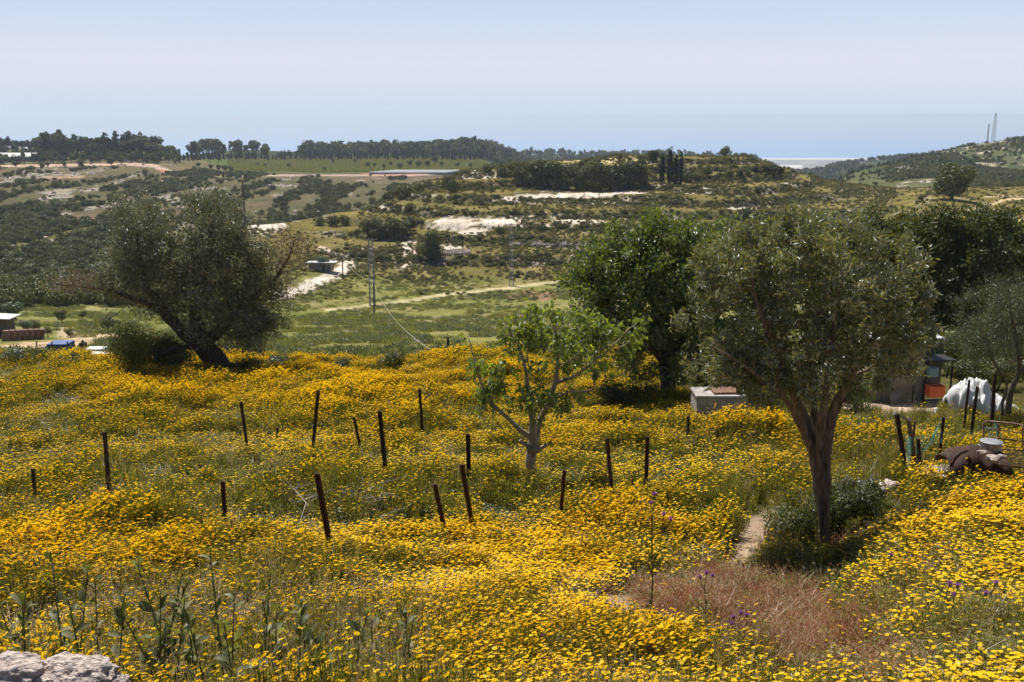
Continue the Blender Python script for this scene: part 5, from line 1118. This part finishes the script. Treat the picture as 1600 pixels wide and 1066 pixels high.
# thistles
def thistle(px, pyt, pyb, label, Yf=None, heads=3, seed=0, big=1.0):
    rng = np.random.default_rng(seed); q = hit(px, pyb, 3.5, 45); Y = q.y; H = max(.3, (at(px, pyt, Y)-q).z); t = thing('thistle', label, 'thistle', q)
    sm, lm = MB(), MB(); tops = []
    main = [(0, 0, -.05), (.02, 0, H*.4), (0, .02, H*.75), (.01, 0, H)]; sm.tube(main, [.006*big, .005*big, .004*big, .003], 5); tops.append(np.array(main[-1]))
    for k in range(heads-1):
        z0 = H*rng.uniform(.35, .7); a = rng.uniform(0, 6.28); e = H*rng.uniform(.1, .2); tp = np.array((e*math.cos(a), e*math.sin(a)*.6, min(H*.96, z0+H*rng.uniform(.25, .42))))
        sm.tube([(.015, 0, z0), tuple((np.array((.015, 0, z0))+tp)/2+np.array((e*.3*math.cos(a), 0, -.02))), tuple(tp)], [.004, .003, .002], 4); tops.append(tp)
    sm.build('stem', [M['stem']], t)
    for tp in tops:
        hb = MB(); n_ = 46; hb.leaves(np.repeat(tp[None], n_, 0)+rng.normal(size=(n_, 3))*.004, rdir(n_, .9, rng), rdir(n_, 0, rng), .026*rng.uniform(.7, 1.1, n_), .006, rng.random(n_), 0)
        hb.tube([tuple(tp-np.array((0, 0, .02))), tuple(tp-np.array((0, 0, .006))), tuple(tp+np.array((0, 0, .006)))], [.004, .012, .008], 8, .5, 1); hb.build('flower_head', [M['purple'], M['stem']], t)
    n_ = 16; f = rng.random(n_)*.6; P_ = np.stack([np.full(n_, .01), np.zeros(n_), f*H], 1); lm.leaves(P_, rdir(n_, .3, rng), rdir(n_, .5, rng), .12*(1-f*.9), .028, rng.random(n_), 0, .3, .2); lm.build('leaves', [M['broad']], t)
for k, a_ in enumerate([(1013, 772, 1005, 'tallest thistle with a purple head rising beside the bare soil patch', 4, 1.5), (1098, 895, 990, 'thistle with dark purple heads in the russet grass', 3, 1.0), (1152, 958, 1030, 'thistle with a row of purple heads low in the russet grass', 4, 1.0), (842, 995, 1066, 'small thistle near the bottom centre', 1, 1.0),
    (1475, 912, 980, 'thistle with purple heads among the daisies right of the russet grass', 3, 1.0), (1385, 868, 930, 'single thistle head at the shaded edge of the right daisies', 1, .8), (1545, 912, 985, 'rightmost purple thistle among the daisies', 2, 1.0), (470, 612, 668, 'distant thistle left of the post leaning right', 2, 1.0), (608, 628, 690, 'distant thistle between two posts', 2, 1.0), (920, 772, 830, 'thistle behind the posts right of the fig', 2, .8)]):
    thistle(a_[0], a_[1], a_[2], a_[3], None, a_[4], 500+k, a_[5])
# broad leaved weeds in the foreground, leaves as parts
LK = []
for k in range(5):
    z = MB(); n_ = 5; V = []; F_ = []
    for j in range(n_+1):
        f = j/n_; w_ = math.sin(math.pi*min(1, f*.93+.07))**.8*.5*(.40+.07*(k % 3)); zc = .12*math.sin(f*2.6)-.22*f*f*(k % 4)/2
        V += [(-w_, f, zc+w_*.35), (0, f, zc), (w_, f, zc+w_*.35)]
    for j in range(n_): a = j*3; F_ += [(a, a+1, a+4, a+3), (a+1, a+2, a+5, a+4)]
    z.add(V, F_, k/4); LK.append(z.mesh('leaf', [M['broad']], True))
def broad_weed(px, pyb, Y, hpx, label, seed, nl=13, tall=False):
    rng = np.random.default_rng(seed); q = at(px, pyb, Y); q.z = float(ground(q.x, q.y)); H = max(.12, (at(px, pyb-hpx, Y)-q).z); t = thing('broad_leaved_weed', label, 'weed', q)
    sm = MB(); e = rng.normal(size=2)*.22*H; pts_ = np.array([(0, 0, -.03), (e[0]*.5, e[1]*.5, H*.45), (e[0], e[1], H*.97)]); sm.tube(pts_, [.006, .005, .003], 5, .5); sm.build('stem', [M['bark'] if tall else M['stem']], t)
    for k in range(nl):
        f = .15+.85*(k+rng.random()*.5)/nl; p_ = pts_[0]*(1-f)**2+pts_[1]*2*f*(1-f)+pts_[2]*f*f; a = k*2.4+rng.uniform(-.4, .4)
        o = link('leaf', LK[int(rng.integers(0, 5))], t, Vector(p_)); s_ = rng.uniform(.065, .125)*(1.15-.45*f)
        D = Vector((math.cos(a), math.sin(a), .35+1.1*f**2)).normalized(); o.rotation_euler = (D.to_track_quat('Y', 'Z').to_matrix() @ Matrix.Rotation(rng.uniform(-1.2, 1.2), 3, 'Y') @ Matrix.Rotation(rng.uniform(-.5, .3), 3, 'X')).to_euler(); o.scale = (s_, s_, s_)
rg2 = np.random.default_rng(9)
W_ = []
for k in range(34):
    px = -10+k*20.5+rg2.uniform(-8, 8); W_.append((px, rg2.uniform(.85, 1.15)))
names_ = ['first', 'second', 'third', 'fourth', 'fifth', 'sixth', 'seventh', 'eighth', 'ninth', 'tenth', 'eleventh', 'twelfth', 'thirteenth', 'fourteenth', 'fifteenth', 'sixteenth', 'seventeenth', 'eighteenth', 'nineteenth', 'twentieth',
          'twenty-first', 'twenty-second', 'twenty-third', 'twenty-fourth', 'twenty-fifth', 'twenty-sixth', 'twenty-seventh', 'twenty-eighth', 'twenty-ninth', 'thirtieth', 'thirty-first', 'thirty-second', 'thirty-third', 'thirty-fourth']
for k, (px, s_) in enumerate(W_):
    y_ = rg2.uniform(4.3, 5.4); hp = float(np.interp(px, [0, 200, 330, 400, 500, 580, 680], [120, 125, 150, 140, 100, 90, 50]))*s_+25
    broad_weed(px, 1075, y_, hp, 'broad leaved weed at the bottom edge, %s from the left' % names_[k], 600+k, 19)
broad_weed(102, 1040, 4.6, 190, 'tall dark stemmed weed above the stones at the bottom left', 700, 16, True)
broad_weed(352, 1050, 4.8, 150, 'tall bare stemmed weed at the bottom left of the meadow', 701, 10, True)
# dead branches and pale straws lying in the meadow
def dead_branch(pts_, r, label, n=16, seed=0, Yoff=0):
    rng = np.random.default_rng(seed); P_ = []
    for px, py in pts_: h_ = hit(px, py, 5, 45); P_.append((h_.x, h_.y, h_.z+.28+rng.uniform(-.05, .1)))
    mb = MB(); mb.tube(P_, np.linspace(r, r*.4, len(P_)), 5)
    P_ = np.array(P_)
    for k in range(n):
        i = rng.integers(0, len(P_)-1); f = rng.random(); a = P_[i]*(1-f)+P_[i+1]*f; d_ = rdir(1, .4, rng)[0]*rng.uniform(.2, .6); d_[2] = abs(d_[2])*.5; mb.tube([a, a+d_*.5+rng.normal(size=3)*.03, a+d_], [r*.45, r*.3, r*.15], 3)
    tag(mb.build('dead_branch', [M['deadwood']]), label, 'branch')
dead_branch([(465, 815), (520, 800), (560, 795), (600, 785), (650, 772)], .012, 'long grey dead branch lying in the grass right of the thickest post', 34, 1)
dead_branch([(545, 800), (570, 812), (620, 800)], .01, 'tangled grey twigs beside the long dead branch', 34, 2)
dead_branch([(455, 790), (480, 820), (470, 850)], .008, 'small grey dead branch left of the thickest post', 20, 5)
dead_branch([(150, 1000), (230, 985), (330, 1005), (420, 985)], .005, 'dry brown stalk lying across the weeds at the bottom left', 40, 11)
dead_branch([(300, 1030), (400, 1015), (520, 1035)], .005, 'dry brown stalk among the weeds left of the bottom centre', 40, 12)
dead_branch([(488, 680), (500, 676), (512, 675)], .014, 'short grey branch at the foot of the post leaning right', 6, 3)
dead_branch([(615, 845), (595, 838)], .006, 'pale bent straw stalk left of the leaning posts', 3, 4)

# ------------------------------------------------------------------ trough, shed, yard
c = at(1123, 634, 27); gz = float(ground(c.x, c.y)); t = thing('concrete_trough', 'pale concrete trough under the big green tree with a brown sheet on its top', 'trough', (c.x, c.y, gz)); s = 27/FPX
mb = MB(); w = 82*s; hh_ = .78; mb.box((0, 0, hh_/2), (w, .9, hh_)); mb.build('wall', [M['concrete']], t)
mb = MB(); mb.box((0, 0, hh_+.02), (w+.06, .96, .05)); mb.build('rim', [M['concrete']], t)
mb = MB(); mb.box((.2, 0, hh_+.075), (w*.6, .6, .05), .05); mb.build('cover_sheet', [M['rust_light']], t)
Y = 31; c = at(1400, 628, Y); gz = float(ground(c.x, c.y)); s = Y/FPX
t = thing('shed', 'grey boarded shed with a beige door half hidden under the foreground tree', 'shed', (c.x, c.y, gz-.05))
def X_(px): return (px-1400)*s
mb = MB(); mb.box((X_(1400), .9, 1.1), (X_(1450)-X_(1350)-.04, 1.5, 2.2)); mb.build('wall', [M['darkwin']], t)
for k in range(9):
    px = 1357+k*4.2; mb = MB(); mb.box((X_(px), .1+.006*(k % 2), 1.05+.01*(k % 3)), (.075, .03, 2.15), 0, k/9); mb.build('plank', [M['plank']], t)
for k in range(3):
    px = 1431+k*4.6; mb = MB(); mb.box((X_(px), .1+.006*(k % 2), 1.05), (.085, .03, 2.15)); mb.build('plank', [M['plank']], t)
mb = MB(); mb.box((X_(1410), .10, .98), (X_(1427)-X_(1393), .04, 1.9)); d_ = mb.build('door', [M['door']], t)
mb = MB(); mb.box((X_(1424), .06, .9), (.03, .04, .12)); mb.build('handle', [M['rust']], d_)
for z_ in (.45, 1.45): mb = MB(); mb.box((X_(1410), .075, z_), (X_(1426)-X_(1394), .02, .06)); mb.build('batten', [M['door']], d_)
mb = MB(); mb.box((X_(1405), .8, 2.26), (X_(1462)-X_(1345), 2.1, .05), 0, .5, 0, Matrix.Rotation(.05, 3, 'X')); mb.build('roof', [M['roof_sheet']], t)
c = at(1399, 618, 30.5); blob('cloth_sack', (c.x, c.y, gz+.22), (.14, .12, .24), 'plank', 'pale sack leaning beside the beige shed door', 'sack', 91, .35)
# dark lean-to with crates beside the shed
t = thing('shelter', 'dark open lean-to shelter right of the shed holding the crates', 'shelter', (at(1463, 622, 31).x, 31, gz-.05))
mb = MB(); mb.box((0, 1.2, 1.0), (1.2, .05, 1.5)); mb.build('back_wall', [M['darkwin']], t); mb = MB(); mb.box((0, .6, 1.42), (1.0, 1.4, .05), 0, .5, 0, Matrix.Rotation(-.06, 3, 'X')); mb.build('roof', [M['black']], t)
for sx in (-.42, .42): mb = MB(); mb.tube([(sx, 0, -.05), (sx, 0, 1.4)], [.03, .03], 6); mb.build('pole', [M['rust']], t)
def crate(px, pyb, Y, wpx, hpx, mat, label):
    c = at(px, pyb, Y); c.z = max(c.z, float(ground(c.x, c.y))); s = Y/FPX; w, h = wpx*s, hpx*s; t = thing('crate', label, 'crate', c); th = .02
    mb = MB(); mb.box((0, 0, th/2), (w-.05, w*.7, th)); mb.build('base', [M[mat]], t)
    for sy in (-1, 1): 
        mb = MB(); mb.box((0, sy*w*.35, h*.5), (w, th, h*.96)); mb.build('side', [M[mat]], t)
        mb = MB(); mb.box((sy*w*.49, 0, h*.5), (th, w*.7-th*1.2, h*.95)); mb.build('side', [M[mat]], t)
    mb = MB()
    mb.box((0, -w*.36, h*.97), (w*1.04, .05, .04)); mb.box((0, w*.36, h*.97), (w*1.04, .05, .04)); mb.box((-w*.5, 0, h*.972), (.05, w*.66, .04)); mb.box((w*.5, 0, h*.972), (.05, w*.66, .04)); mb.build('rim', [M[mat]], t)
crate(1460, 619, 30.2, 25, 17, 'orange', 'bright orange plastic crate standing in the dark shelter')
crate(1456, 588, 30.8, 15, 14, 'tealbox', 'grey teal plastic box on top inside the dark shelter')
mb = MB(); c = at(1474, 634, 28.3); c.z = float(ground(c.x, c.y)); mb.box((0, 0, .03), (.5, .12, .06), .2); mb.box((.1, .1, .075), (.4, .1, .05), -.3)
o = mb.build('timber_scraps', [M['bark_tan']]); o.location = c; tag(o, 'brown timber scraps lying on the yard in front of the shelter', 'timber')
# white sheet heap
def sheet(name, px, py, Y, w, d, h, label, seed, mat='tarp'):
    c = at(px, py, Y); c.z = float(ground(c.x, c.y)); V = []; F_ = []; nu, nv = 70, 46
    for i in range(nu+1):
        for j in range(nv+1):
            u = i/nu*2-1; v_ = j/nv*2-1; q = Vector((u*1.6, v_*1.4, seed)); r_ = math.hypot(u, v_)
            bumps = [(-.45, -.1, .5, .95), (.05, .1, .5, .9), (.5, -.15, .42, .62), (-.15, -.5, .4, .6), (.75, .3, .3, .35)]
            top = h*max(k_*max(0, 1-(math.hypot(u-a_, v_-b_)/(r0*1.25))**3)**.7 for a_, b_, r0, k_ in bumps)
            n1_ = mnoise.noise(q*1.7); n2_ = mnoise.noise(Vector((q.x*3+n1_*1.5, q.y*1.6, seed+2))); n3_ = mnoise.noise(q*6+Vector((n1_*2, 0, 5)))
            fold = -h*(.24*n1_+.26*n2_+.08*n3_)*(1-.3*r_)
            V.append((u*w/2*(1+.12*mnoise.noise(q*2+Vector((4, 4, 4)))), v_*d/2*(1+.12*mnoise.noise(q*2+Vector((8, 4, 4)))), max(.0, top-fold*(.4+.6*min(1, top/(.4*h)))+.02)))
    for i in range(nu):
        for j in range(nv): q = i*(nv+1)+j; F_.append((q, q+nv+1, q+nv+2, q+1))
    mb = MB(); mb.add(V, F_); o = mb.build(name, [M[mat]], smooth=True); o.location = c; so = o.modifiers.new('thick', 'SOLIDIFY'); so.thickness = .012; tag(o, label, 'tarpaulin'); return o
sheet('white_sheet', 1524, 630, 27.2, 1.75, 1.7, 1.12, 'crumpled white canvas sheet thrown over a heap in the yard', 3)
sheet('white_sheet', 1578, 618, 27.6, 1.5, 1.0, .35, 'low end of white sheeting right of the crumpled heap', 8)
c = at(1487, 600, 27.6); t = thing('metal_chair', 'pale overturned thing with a round rim left of the white sheet', 'wheel', (c.x, c.y, float(ground(c.x, c.y))+.35)); t.name = 'pale_wheel'
mb = MB(); th = np.linspace(0, 6.283, 20); mb.tube(np.stack([.2*np.cos(th), .05*np.sin(th), .27*np.sin(th)], 1), .035, 6); mb.build('rim', [M['white']], t)
mb = MB()
for k in range(5): a = k*1.257; mb.tube([(0, 0, 0), (.2*math.cos(a), .05*math.sin(a), .27*math.sin(a))], [.012]*2, 4)
mb.tube([(0, -.03, 0), (0, .03, 0)], [.04, .04], 8); mb.build('spokes', [M['galv']], t)

# ------------------------------------------------------------------ left side: shed, block walls, dumped things
p = hit(12, 528, 60, 200); s = p.y/FPX; t = thing('small_shed', 'small dark shed with a pale sheet roof at the left edge', 'shed', p)
mb = MB(); mb.box((-.6, 0, 1.0), (2.0, 1.8, 2.1)); mb.build('wall', [M['bark']], t)
mb = MB(); mb.box((-.5, -.91, .9), (.8, .03, 1.7)); mb.build('door', [M['darkwin']], t)
mb = MB(); mb.box((-.4, 0, 2.12), (2.7, 2.4, .08), 0, .5, 0, Matrix.Rotation(.05, 3, 'Y')); mb.build('roof', [M['roof_sheet']], t)
k_ = 0
p0 = hit(5, 536, 60, 200); t = thing('block_wall', 'low wall of large brown stone blocks along the dirt track at the left', 'wall', p0)
rgb = np.random.default_rng(4)
for k in range(7):
    q = hit(8+k*9.4, 533-k*.5, 60, 200); w = 9.0*q.y/FPX
    for r_ in range(2):
        mb = MB(); mb.box(Vector((q.x-p0.x+(.2 if r_ else 0), q.y-p0.y+rgb.uniform(-.06, .06), q.z-p0.z+.26+r_*.5)), (w*rgb.uniform(.86, .95), .5, .48), rgb.uniform(-.06, .06), .5, 0); mb.build('block', [M['block']], t)
p = hit(82, 556, 46, 120); t = thing('scrap_trailer', 'dark metal trailer frame with blue sheeting on top', 'trailer', p); s = p.y/FPX
mb = MB(); mb.box((.3, 0, .32), (48*s*.9, 1.1, .35)); mb.build('bed', [M['black']], t)
mb = MB(); mb.box((.5, 0, .62), (32*s, 1.0, .22), .03); mb.build('blue_sheet', [M['blue']], t)
for sx in (-.5, .9): mb = MB(); mb.tube([(sx, -.6, .16), (sx, -.5, .16)], [.2, .2], 14); mb.build('wheel', [M['black']], t)
for sx in (-.5, .3, 1.1): mb = MB(); mb.box((sx, -.55, .45), (.05, .05, .9)); mb.build('stake', [M['rust']], t)
p = hit(153, 562, 46, 120); t = thing('washing_machine', 'white appliance lying on its side with a dark open door', 'appliance', p); s = p.y/FPX
mb = MB(); mb.box((0, 0, .28), (30*s, .6, .52)); mb.build('casing', [M['white']], t)
mb = MB(); mb.box((.18, -.301, .3), (14*s, .03, .34)); mb.build('door', [M['darkwin']], t)
mb = MB(); mb.box((-.22, -.302, .3), (.1, .02, .36)); mb.build('control_panel', [M['galv']], t)
p = hit(160, 569, 44, 120); mb = MB(); mb.box((0, 0, .05), (38*p.y/FPX, .8, .05), .05, .5, 0, None); o = mb.build('white_sheet_metal', [M['white']], smooth=False); o.location = (p.x, p.y, p.z+.25); o.rotation_euler = (.1, .06, 0); tag(o, 'flat white sheet lying in the weeds below the appliance', 'sheet')
p = hit(131, 552, 46, 120); mb = MB(); mb.box((0, 0, .35), (.35, .4, .7)); mb.tube([(0, 0, .7), (0, 0, .85)], [.1, .06], 8); o = mb.build('rusty_drum_stove', [M['rust']]); o.location = p; tag(o, 'dark rusty box left of the white appliance', 'box')
for k, (px, py, h, lab, m_) in enumerate([(97, 505, 22, 'small dark upright tree beside the dirt track', 0), (25, 500, 28, 'grey green olive right of the small shed', 1), (42, 524, 26, 'olive tree behind the block wall', 1), (55, 522, 22, 'green bush at the end of the block wall', 0), (10, 470, 30, 'grey green tree above the small shed', 1), (75, 528, 18, 'bushy plant beside the dirt track', 0), (5, 500, 28, 'olive at the left edge above the small shed', 1), (30, 455, 26, 'dark tree at the foot of the bushy slope', 0), (52, 470, 22, 'yellow green tree at the foot of the bushy slope', 0), (130, 500, 14, 'low bush in the dry field', 0), (110, 528, 16, 'bush between the track and the appliance', 0), (170, 520, 26, 'bush behind the left limbs of the old olive', 0)]):
    place((RDB if m_ else RDG)[k % 2], 'small_tree', px, py, h, lab, 'tree' if 'tree' in lab or 'olive' in lab else 'bush', None, 1.15)
# shed with pale roof beside the white track
p = hit(500, 424, 120, 300); s = p.y/FPX; t = thing('farm_shed', 'low farm shed with a pale flat roof beside the white track', 'shed', p)
mb = MB(); mb.box((0, 1.5, .8), (34*s, 3.4, 1.9)); mb.build('wall', [M['plank']], t); mb = MB(); mb.box((.3, 1.3, 1.86), (46*s, 4.6, .12), .03, .5, 0, Matrix.Rotation(-.06, 3, 'X')); mb.build('roof', [M['roof_sheet']], t)
for px in (.8, 2.0): mb = MB(); mb.box((px, -.23, .75), (.8, .06, 1.4)); mb.build('door', [M['darkwin']], t)
p = hit(420, 425, 120, 300)
place(RDB[0], 'small_tree', 505, 424, 26, 'grey green tree in front of the low farm shed', 'tree', None, 1.1)
# buildings on the far ridge
def house(px, py, wpx, hpx, label, wall='white', roof='redroof', y0=450, win=2, Yf=None):
    p = hit(px, py, y0, 2500) if Yf is None else None
    if p is None: q = at(px, py, Yf); p = Vector((q.x, q.y, float(ground(q.x, q.y))))
    s = p.y/FPX; w, h = wpx*s, hpx*s; t = thing('house', label, 'house', p)
    mb = MB(); mb.box((0, 0, h*.35), (w, w*.5, h*.7+1)); mb.build('wall', [M[wall]], t)
    mb = MB(); a = w*.53; b_ = w*.28; mb.add([(-a, -b_, h*.7+.5), (a, -b_, h*.7+.5), (a, b_, h*.7+.5), (-a, b_, h*.7+.5), (-a*.6, 0, h+.5), (a*.6, 0, h+.5)], [(0, 1, 5), (0, 5, 4), (1, 2, 5), (2, 3, 4), (2, 4, 5), (3, 0, 4), (0, 2, 1), (0, 3, 2)]); mb.build('roof', [M[roof]], t)
    for k in range(win): mb = MB(); mb.box(((k-(win-1)/2)*w/(win+.3), -w*.25-.05, h*.4), (w*.14, .2, h*.25)); mb.build('window', [M['darkwin']], t)
house(413, 238, 12, 8, 'cream house on the far ridge above the vineyard', 'cream'); house(402, 229, 9, 7, 'smaller cream house left of the other on the far ridge', 'cream', 'redroof'); house(313, 224, 8, 6, 'tiny pale house on the ridge where the track ends', 'white')
house(196, 252, 10, 6, 'small red roofed house below the ridge wood', 'white'); house(174, 250, 8, 6, 'tiny white house below the ridge wood', 'white', 'roof_sheet'); house(105, 243, 8, 8, 'orange toned house among the ridge trees', 'redroof', 'redroof'); house(40, 238, 10, 7, 'white house among the trees behind the long roof', 'white', 'roof_sheet')
p = hit(28, 252, 500, 1000); s = p.y/FPX; t = thing('long_greenhouse', 'long white roofed building on the left ridge', 'building', p)
mb = MB(); mb.box((0, 0, 1.6), (60*s, 9, 3.4)); mb.build('wall', [M['cream']], t)
mb = MB(); w = 62*s/2; mb.add([(-w, -5.2, 3.35), (w, -5.2, 3.35), (w, 5.2, 3.35), (-w, 5.2, 3.35), (-w, 0, 6), (w, 0, 6)], [(0, 1, 5), (0, 5, 4), (2, 3, 4), (2, 4, 5), (0, 4, 3), (1, 2, 5), (0, 3, 2), (0, 2, 1)]); mb.build('roof', [M['white']], t)
q = at(640, 272, 735); z0 = float(ground(q.x, q.y)); t = thing('reservoir_cover', 'long low grey plastic greenhouse roofs beside the vineyard', 'greenhouse', (q.x, q.y, z0)); s = 735/FPX
for k in range(6): mb = MB(); w = 118*s; mb.tube([(-w/2+k*3, k*5-10, .0), (w/2+k*2, k*5-10, .0)], [1.5, 1.5], 12); mb.build('tunnel', [M['greenhouse']], t)
# utility poles
def lattice(px, pt_, pb, label, wpx=8, Y=None, arms=True):
    p = hit(px, pb, 100, 400); H = (at(px, pt_, p.y)-p).z; t = thing('lattice_pylon', label, 'pylon', p); w0, w1 = wpx*p.y/FPX/2, wpx*p.y/FPX/2*.72
    cs = [(-1, -1), (1, -1), (1, 1), (-1, 1)]
    for cx, cy in cs: mb = MB(); mb.tube([(cx*w0, cy*w0, -.2), (cx*w1, cy*w1, H)], [.07, .055], 4); mb.build('leg', [M['galv']], t)
    mb = MB(); n_ = int(H/.9)
    for k in range(n_):
        z0, z1 = H*k/n_, H*(k+1)/n_; a0 = w0+(w1-w0)*k/n_; a1 = w0+(w1-w0)*(k+1)/n_
        for j in range(4):
            c0, c1 = cs[j], cs[(j+1) % 4]; 
            if k % 2: c0, c1 = c1, c0
            mb.tube([(c0[0]*a0, c0[1]*a0, z0), (c1[0]*a1, c1[1]*a1, z1)], [.035, .035], 3); mb.tube([(cs[j][0]*a0, cs[j][1]*a0, z0), (cs[(j+1) % 4][0]*a0, cs[(j+1) % 4][1]*a0, z0)], [.028, .028], 3)
    mb.build('bracing', [M['galv']], t)
    if arms:
        mb = MB(); mb.tube([(-1.3, 0, H-.3), (1.3, 0, H-.3)], [.06, .06], 4); mb.build('crossarm', [M['galv_dark']], t)
        for x in (-1.2, 0, 1.2): mb = MB(); mb.tube([(x, 0, H-.24), (x, 0, H-.15), (x, 0, H-.06), (x, 0, H+.1)], [.05, .1, .05, .07], 8); mb.build('insulator', [M['rust_light']], t)
    return p, H
lattice(582, 372, 478, 'slender grey lattice pylon standing by the grassy track, left one', 8)
lattice(799, 349, 447, 'slender grey lattice pylon on the right end of the grassy track', 7)
def wpole(px, pt_, pb, rpx, label, arm=True, y0=30, y1=400, Yf=None, name='utility_pole'):
    p = hit(px, pb, y0, y1) if Yf is None else at(px, pb, Yf)
    if Yf: p.z = float(ground(p.x, p.y))
    H = (at(px, pt_, p.y)-p).z; t = thing(name, label, 'pole', p); r = rpx*p.y/FPX/2
    mb = MB(); mb.tube([(0, 0, -.3), (0, 0, H*.5), (0, 0, H)], [r, r*.85, r*.7], 8); mb.build('pole', [M['wood_pole']], t, smooth=True)
    if arm:
        mb = MB(); mb.box((0, 0, H-.25), (2.2, .12, .14)); mb.build('crossarm', [M['wood_pole']], t)
        for x in (-1.0, -.1, 1.0): mb = MB(); mb.tube([(x, 0, H-.18), (x, 0, H+.02), (x, 0, H+.12), (x, 0, H+.26)], [.05, .13, .06, .12], 8); mb.build('insulator', [M['rust_light']], t)
        mb = MB(); mb.box((0, 0, H-1.9), (1.6, .12, .12)); mb.build('crossarm', [M['wood_pole']], t)
        for x in (-.7, .7): mb = MB(); mb.tube([(x, 0, H-1.84), (x, 0, H-1.65)], [.09, .09], 6); mb.build('insulator', [M['rust_light']], t)
    return p+Vector((0, 0, H))
wpole(384, 283, 365, 3.2, 'tall dark utility pole with two crossarms above the old olive')
a1 = wpole(536, 401, 436, 2.2, 'thin pole beside the farm shed', False, name='thin_pole'); a2 = wpole(585, 440, 492, 2.4, 'thin dark pole in front of the left lattice pylon', False, name='thin_pole'); wpole(521, 404, 422, 2, 'short thin pole at the corner of the farm shed', False, name='thin_pole')
a3 = at(672, 546, 46); mb = MB()
def cat(a, b, sag, n=14): return [Vector(a).lerp(Vector(b), k/n)-Vector((0, 0, sag*4*(k/n)*(1-k/n))) for k in range(n+1)]
mb.tube(cat(a1, a2, 1.0), .02, 4); mb.tube(cat(a2, a3, 1.2), .013, 4); tag(mb.build('cable', [M['cable']]), 'pale sagging cable running from the farm shed pole down to the meadow edge', 'cable')
def mast(px, pt_, pb, wpx, label):
    p = hit(px, pb, 500, 1200); H = (at(px, pt_, p.y)-p).z; t = thing('radio_mast', label, 'mast', p); w = wpx*p.y/FPX/2
    cs = [(-1, -1), (1, -1), (1, 1), (-1, 1)]
    for cx, cy in cs: mb = MB(); mb.tube([(cx*w, cy*w, -.5), (cx*w*.3, cy*w*.3, H)], [.16, .12], 4); mb.build('leg', [M['galv_dark']], t)
    mb = MB(); n_ = 12
    for k in range(n_):
        f0, f1 = k/n_, (k+1)/n_; a0, a1_ = w*(1-.7*f0), w*(1-.7*f1)
        for j in range(4): c0, c1 = cs[j], cs[(j+1) % 4]; mb.tube([(c0[0]*a0, c0[1]*a0, H*f0), (c1[0]*a1_, c1[1]*a1_, H*f1)], [.09, .09], 3); mb.tube([(c0[0]*a0, c0[1]*a0, H*f0), (c1[0]*a0, c1[1]*a0, H*f0)], [.07, .07], 3)
    mb.build('bracing', [M['rust_light']], t)
    mb = MB(); mb.tube([(0, -.3, H-.3), (0, .4, H-.3)], [.9, .5], 12); mb.build('dish', [M['galv_dark']], t)
    mb = MB(); mb.tube([(0, 0, H), (0, 0, H+1.5)], [.12, .05], 5); mb.build('antenna', [M['galv_dark']], t)
mast(1552, 178, 217, 6.5, 'taller lattice radio mast on the right hilltop'); mast(1543, 195, 218, 2.6, 'shorter slim radio mast left of the taller one on the right hilltop')
# terrace wall stones
P, qx, qy = samp(26000, 660, 930, 225, 262, lambda x, Y, qx, qy: ((np.abs(qy-383) < 3.0) & (fbm(x/2.5, Y, 55, 2) > .5) & (qx > 795) & (qx < 915)) | ((np.abs(qy-397+(qx-690)*.03) < 3) & (qx > 685) & (qx < 735)))
n = len(P); 
if n: tag(scatter('terrace_wall', P+np.array((0, 0, .3))*RNG.random((n, 1))*2, RNG.uniform(0, 6, (n, 3)), RNG.uniform(.12, .30, n), RK, RNG.integers(0, 3, n)), 'tumbled dry stone terrace walls on the hillside', None, None, 'stuff')

def ordinals(gname, base):
    os_ = sorted([o for o in COL.objects if o.get('group') == gname], key=lambda o: o.location.x/o.location.y)
    tens = ['', '', 'twenty', 'thirty', 'forty', 'fifty', 'sixty', 'seventy']
    for k, o in enumerate(os_):
        w = names_[k] if k < 34 else (tens[(k+1)//10]+('ieth' if 0 else '') if (k+1) % 10 else {40: 'fortieth', 50: 'fiftieth', 60: 'sixtieth', 70: 'seventieth'}[k+1])
        if k >= 34 and (k+1) % 10: w = tens[(k+1)//10]+'-'+names_[(k+1) % 10-1]
        o['label'] = base+', '+w+' from the left'
ordinals('dark trees crowded in the hilltop grove', 'dark rounded tree in the hilltop grove')
ordinals('small trees in a row at the right end of the hilltop', 'small dark tree at the right end of the hilltop')
ordinals('bushes clumped on the left of the terraced hill', 'bushy shrub in the clump on the hill')
ordinals('single shrubs on the terraced hillside', 'dark green shrub alone on the terraced hill')
ordinals('cypresses at the foot of the ridge wood', 'cypress at the foot of the ridge wood')
ordinals('small trees about the far vineyard and fields', 'small round tree by the far vineyard')
ordinals('trees of the windbreak behind the vineyard', 'dark cypress in the vineyard windbreak')
